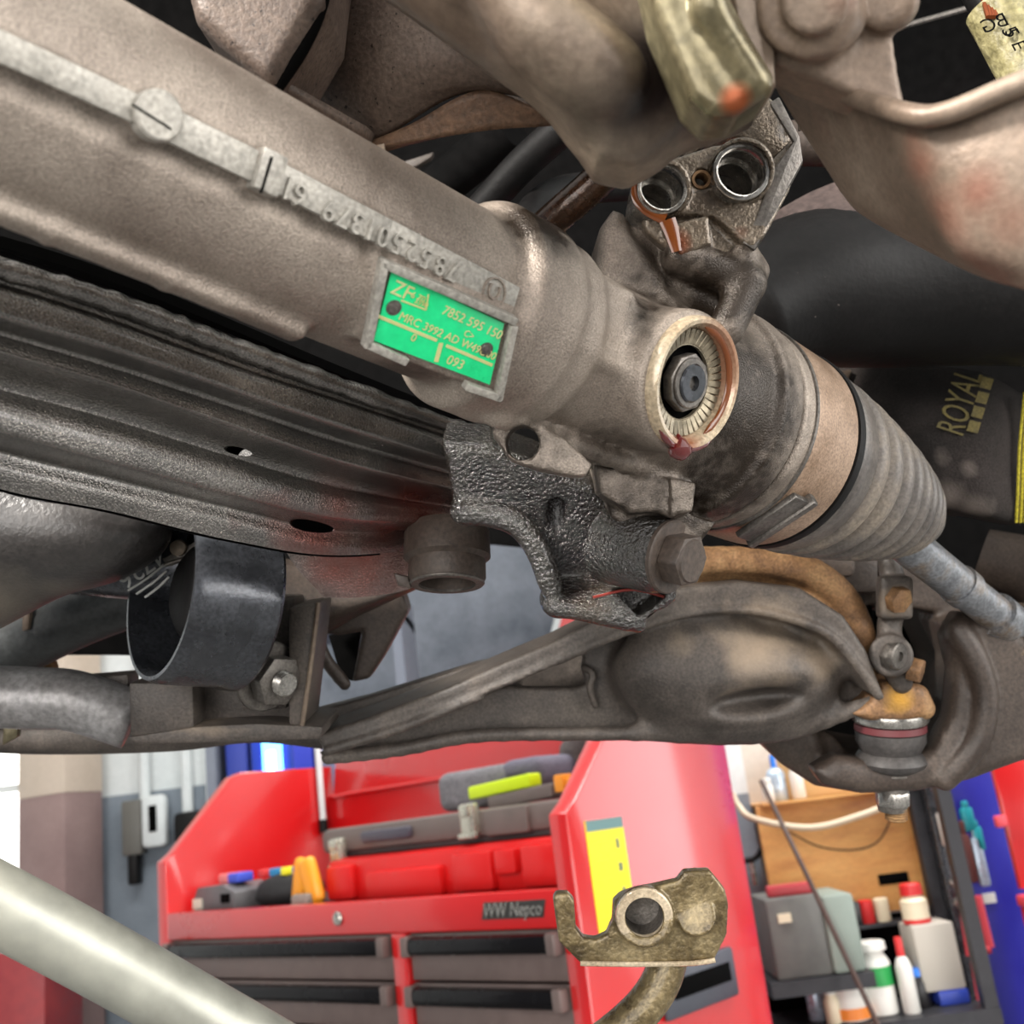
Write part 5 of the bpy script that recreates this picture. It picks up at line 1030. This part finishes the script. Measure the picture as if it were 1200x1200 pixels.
part('charger_body', bx(.440, .560, 2.48, 2.66, zs2 + .0005, 1.110, .006), M('charger_case', [rgb(92, 92, 90), rgb(104, 104, 100)], .5, bump=0), bc_)
part('charger_end', bx(.560, .630, 2.47, 2.66, zs2 + .0005, 1.105, .01), M('charger_pale', [rgb(128, 140, 132)], .5, bump=0), bc_)
part('charger_handle', box(A([.505, 2.52, 1.122]), yaw(-.1), [.05, .02, .012], .006), fw_('charger_red', 170, 60, 66), bc_)
part('charger_label', bx(.462, .490, 2.474, 2.481, 1.06, 1.078), cream_, bc_)
bottle('charger_bottle', .588, 2.44, zs2 + .0005, .018, .12, white_, silver_, 'white squeeze bottle with red print before the pale end of the charger', 'bottle', .5, .25, (red_, .1, .2)) if False else None
bottle('bench_tub', .500, 2.475, zs2 + .0005, .012, .03, orange_, orange_, 'tiny orange tub at the foot of the battery charger', 'tub', .8, .2) if False else None
solo('squeeze_bottle', lathe(A([.600, 2.452, zs2 + .0005]), Z_, [(0, .015), (.003, .017), (.07, .017), (.09, .009), (.13, .009), (.132, .005)], 18), white_, 'white squeeze bottle in front of the pale charger end', 'bottle') if False else None
# tap on the column, hose, slanting stick
solo('clear_hose', tube(PP([(858, 930, 2.55), (866, 945, 2.53), (885, 960, 2.5), (950, 970, 2.5), (1010, 955, 2.5), (1060, 935, 2.5)]), .0075, 12, 6), M('milky_hose', [rgb(196, 180, 156)], .4, bump=0), 'milky hose hanging in a shallow curve before the plywood', 'hose')
solo('leaning_stick', tube([hb(892, 915, 2.62), hb(950, 1035, 2.44), hb(1045, 1235, 2.38)], .0055, 10, 4), M('brown_stick', [rgb(70, 52, 46)], .6), 'thin brown stick leaning across the plywood and bench', 'stick')
solo('dark_wire', tube([hb(925, 975, 2.70), hb(960, 992, 2.72), hb(1000, 996, 2.72), hb(1030, 985, 2.72), hb(1048, 950, 2.72)], .002, 8, 6), RUBD, 'thin wire sagging across the plywood board', 'wire')
tp = thing('wall_tap', 'dark tap handle on the grey column', 'tap', A([.43, 2.84, 1.15]))
t0 = hb(880, 1008, 2.84); part('tap_body', tube([t0 - Z_ * .06, t0], .008, 10, 1), STEEL, tp); part('tap_lever', tube([t0 + A([-.02, 0, 0]), t0 + A([0.01, -.01, .004]), t0 + A([.035, -.02, .03])], .007, 10, 3), RUBD, tp)
# hanging rail with tools and the blue door
rl = thing('tool_rail', 'black perforated tool rail right of the plywood', 'rail', A([.93, 2.66, 0]))
part('rail_panel', bx(.897, .966, 2.695, 2.70, .3, 1.9), VOID, rl)
part('rail_post', bx(.897, .925, 2.66, 2.70, 0, 1.9, .002), BLKPNT, rl); part('rail_post', bx(.945, .955, 2.66, 2.70, 0, 1.9, .002), BLKPNT, rl)
for z in (1.08, 1.035, .83): part('rail_knob', lathe(A([.914, 2.66, z]), -Y_, [(0, .012), (.008, .010), (.010, .004)], 14), STEEL, rl)
for z, x, w, h, c, lb in ((1.20, .918, .016, .07, white_, 'white spray bottle clipped to the tool rail'), (1.215, .972, .014, .05, tealm, 'teal bottle clipped at the top right of the tool rail'), (1.17, .985, .012, .05, tealm, 'teal rag hanging below the teal bottle'), (1.12, .978, .012, .10, silver_, 'pale blue tool hanging low on the tool rail'), (1.13, .955, .010, .10, M('dark_red_tool', [rgb(90, 44, 40)], .5), 'dark red tool hanging in the middle of the tool rail'), (1.03, .925, .010, .06, red_, 'red pliers hanging on the rail near the bench shelf'), (.95, .925, .009, .07, red_, 'red screwdriver hanging lowest on the tool rail')):
    solo('hanging_tool', join(box(A([x, 2.64, z]), WAX, [w, .010, h * .55], .006), box(A([x, 2.64, z + h * .65]), WAX, [w * .5, .008, h * .2], .004), box(A([x, 2.655, z]), WAX, [w * .4, .006, .006])), c, lb, 'hand tool')
fk = thing('pink_frame', 'pinkish red clamp frame hanging before the blue door', 'clamp', A([.96, 2.56, .9]))
PK = M('pink_red', [rgb(214, 70, 82)], .45, bump=0)
part('frame_bar', join(tube([hb(1127, 1045, 2.6), hb(1133, 1085, 2.6), hb(1138, 1120, 2.6)], .011, 10, 3)), PK, fk)
part('frame_bar', tube([hb(1145, 1050, 2.6), hb(1160, 1110, 2.6)], .010, 10, 1), PK, fk)
part('frame_foot', tube([hb(1138, 1116, 2.6), hb(1160, 1112, 2.6)], .010, 10, 1), PK, fk)
part('frame_rod', tube([hb(1138, 1116, 2.6), hb(1152, 1200, 2.6)], .005, 8, 1), PK, fk)
solo('blue_door', bx(.968, 1.45, 2.71, 2.74, 0, 1.9, .004), M('deep_blue', [rgb(30, 30, 140), rgb(36, 38, 160)], .4, 0, scale=4, bump=0), 'deep blue locker door at the right edge', 'door')
solo('door_sticker', bx(.99, 1.02, 2.7055, 2.7098, 1.02, 1.042), white_, 'small white sticker on the blue door', 'sticker')
rs = thing('red_rack', 'bright red steel rack at the far right edge', 'rack', A([1.1, 2.45, 0]))
xr = hb(1172, 960, 2.45)[0]
part('rack_panel', bx(xr + .01, xr + .2, 2.45, 2.47, 1.07, 1.35, .004), REDP, rs); part('rack_panel', bx(xr + .005, xr + .2, 2.43, 2.47, 0, 1.035, .004), REDP, rs)
part('rack_shelf', bx(xr, xr + .2, 2.40, 2.47, 1.035, 1.06, .006), PK, rs); part('rack_hook', bx(xr - .012, xr + .012, 2.44, 2.46, 1.20, 1.225, .004), PK, rs)
part('rack_slot', join(bx(xr + .028, xr + .05, 2.425, 2.431, .93, .99)), VOID, rs); part('rack_post', bx(xr + .15, xr + .2, 2.45, 2.49, 0, 1.35), REDP, rs)
# repeats of one kind share a group phrase
for base, g in {'stock_box': 'boxes on the stock shelf', 'wall_conduit': 'conduits on the back wall', 'fluid_bottle': 'bottles on the bench shelf', 'hanging_tool': 'tools on the tool rail',
                'pale_plate': 'plates glimpsed behind the rack', 'engine_hose': 'hoses behind the rack', 'orange_grip': 'cable grips in the tool chest', 'small_bottle': 'bottles on the ledge',
                'red_tin': 'tins under the plywood', 'small_cap': 'caps on the charger'}.items():
    for o in bpy.data.objects:
        if o.parent is None and o.name.split('.')[0] == base: o['group'] = g
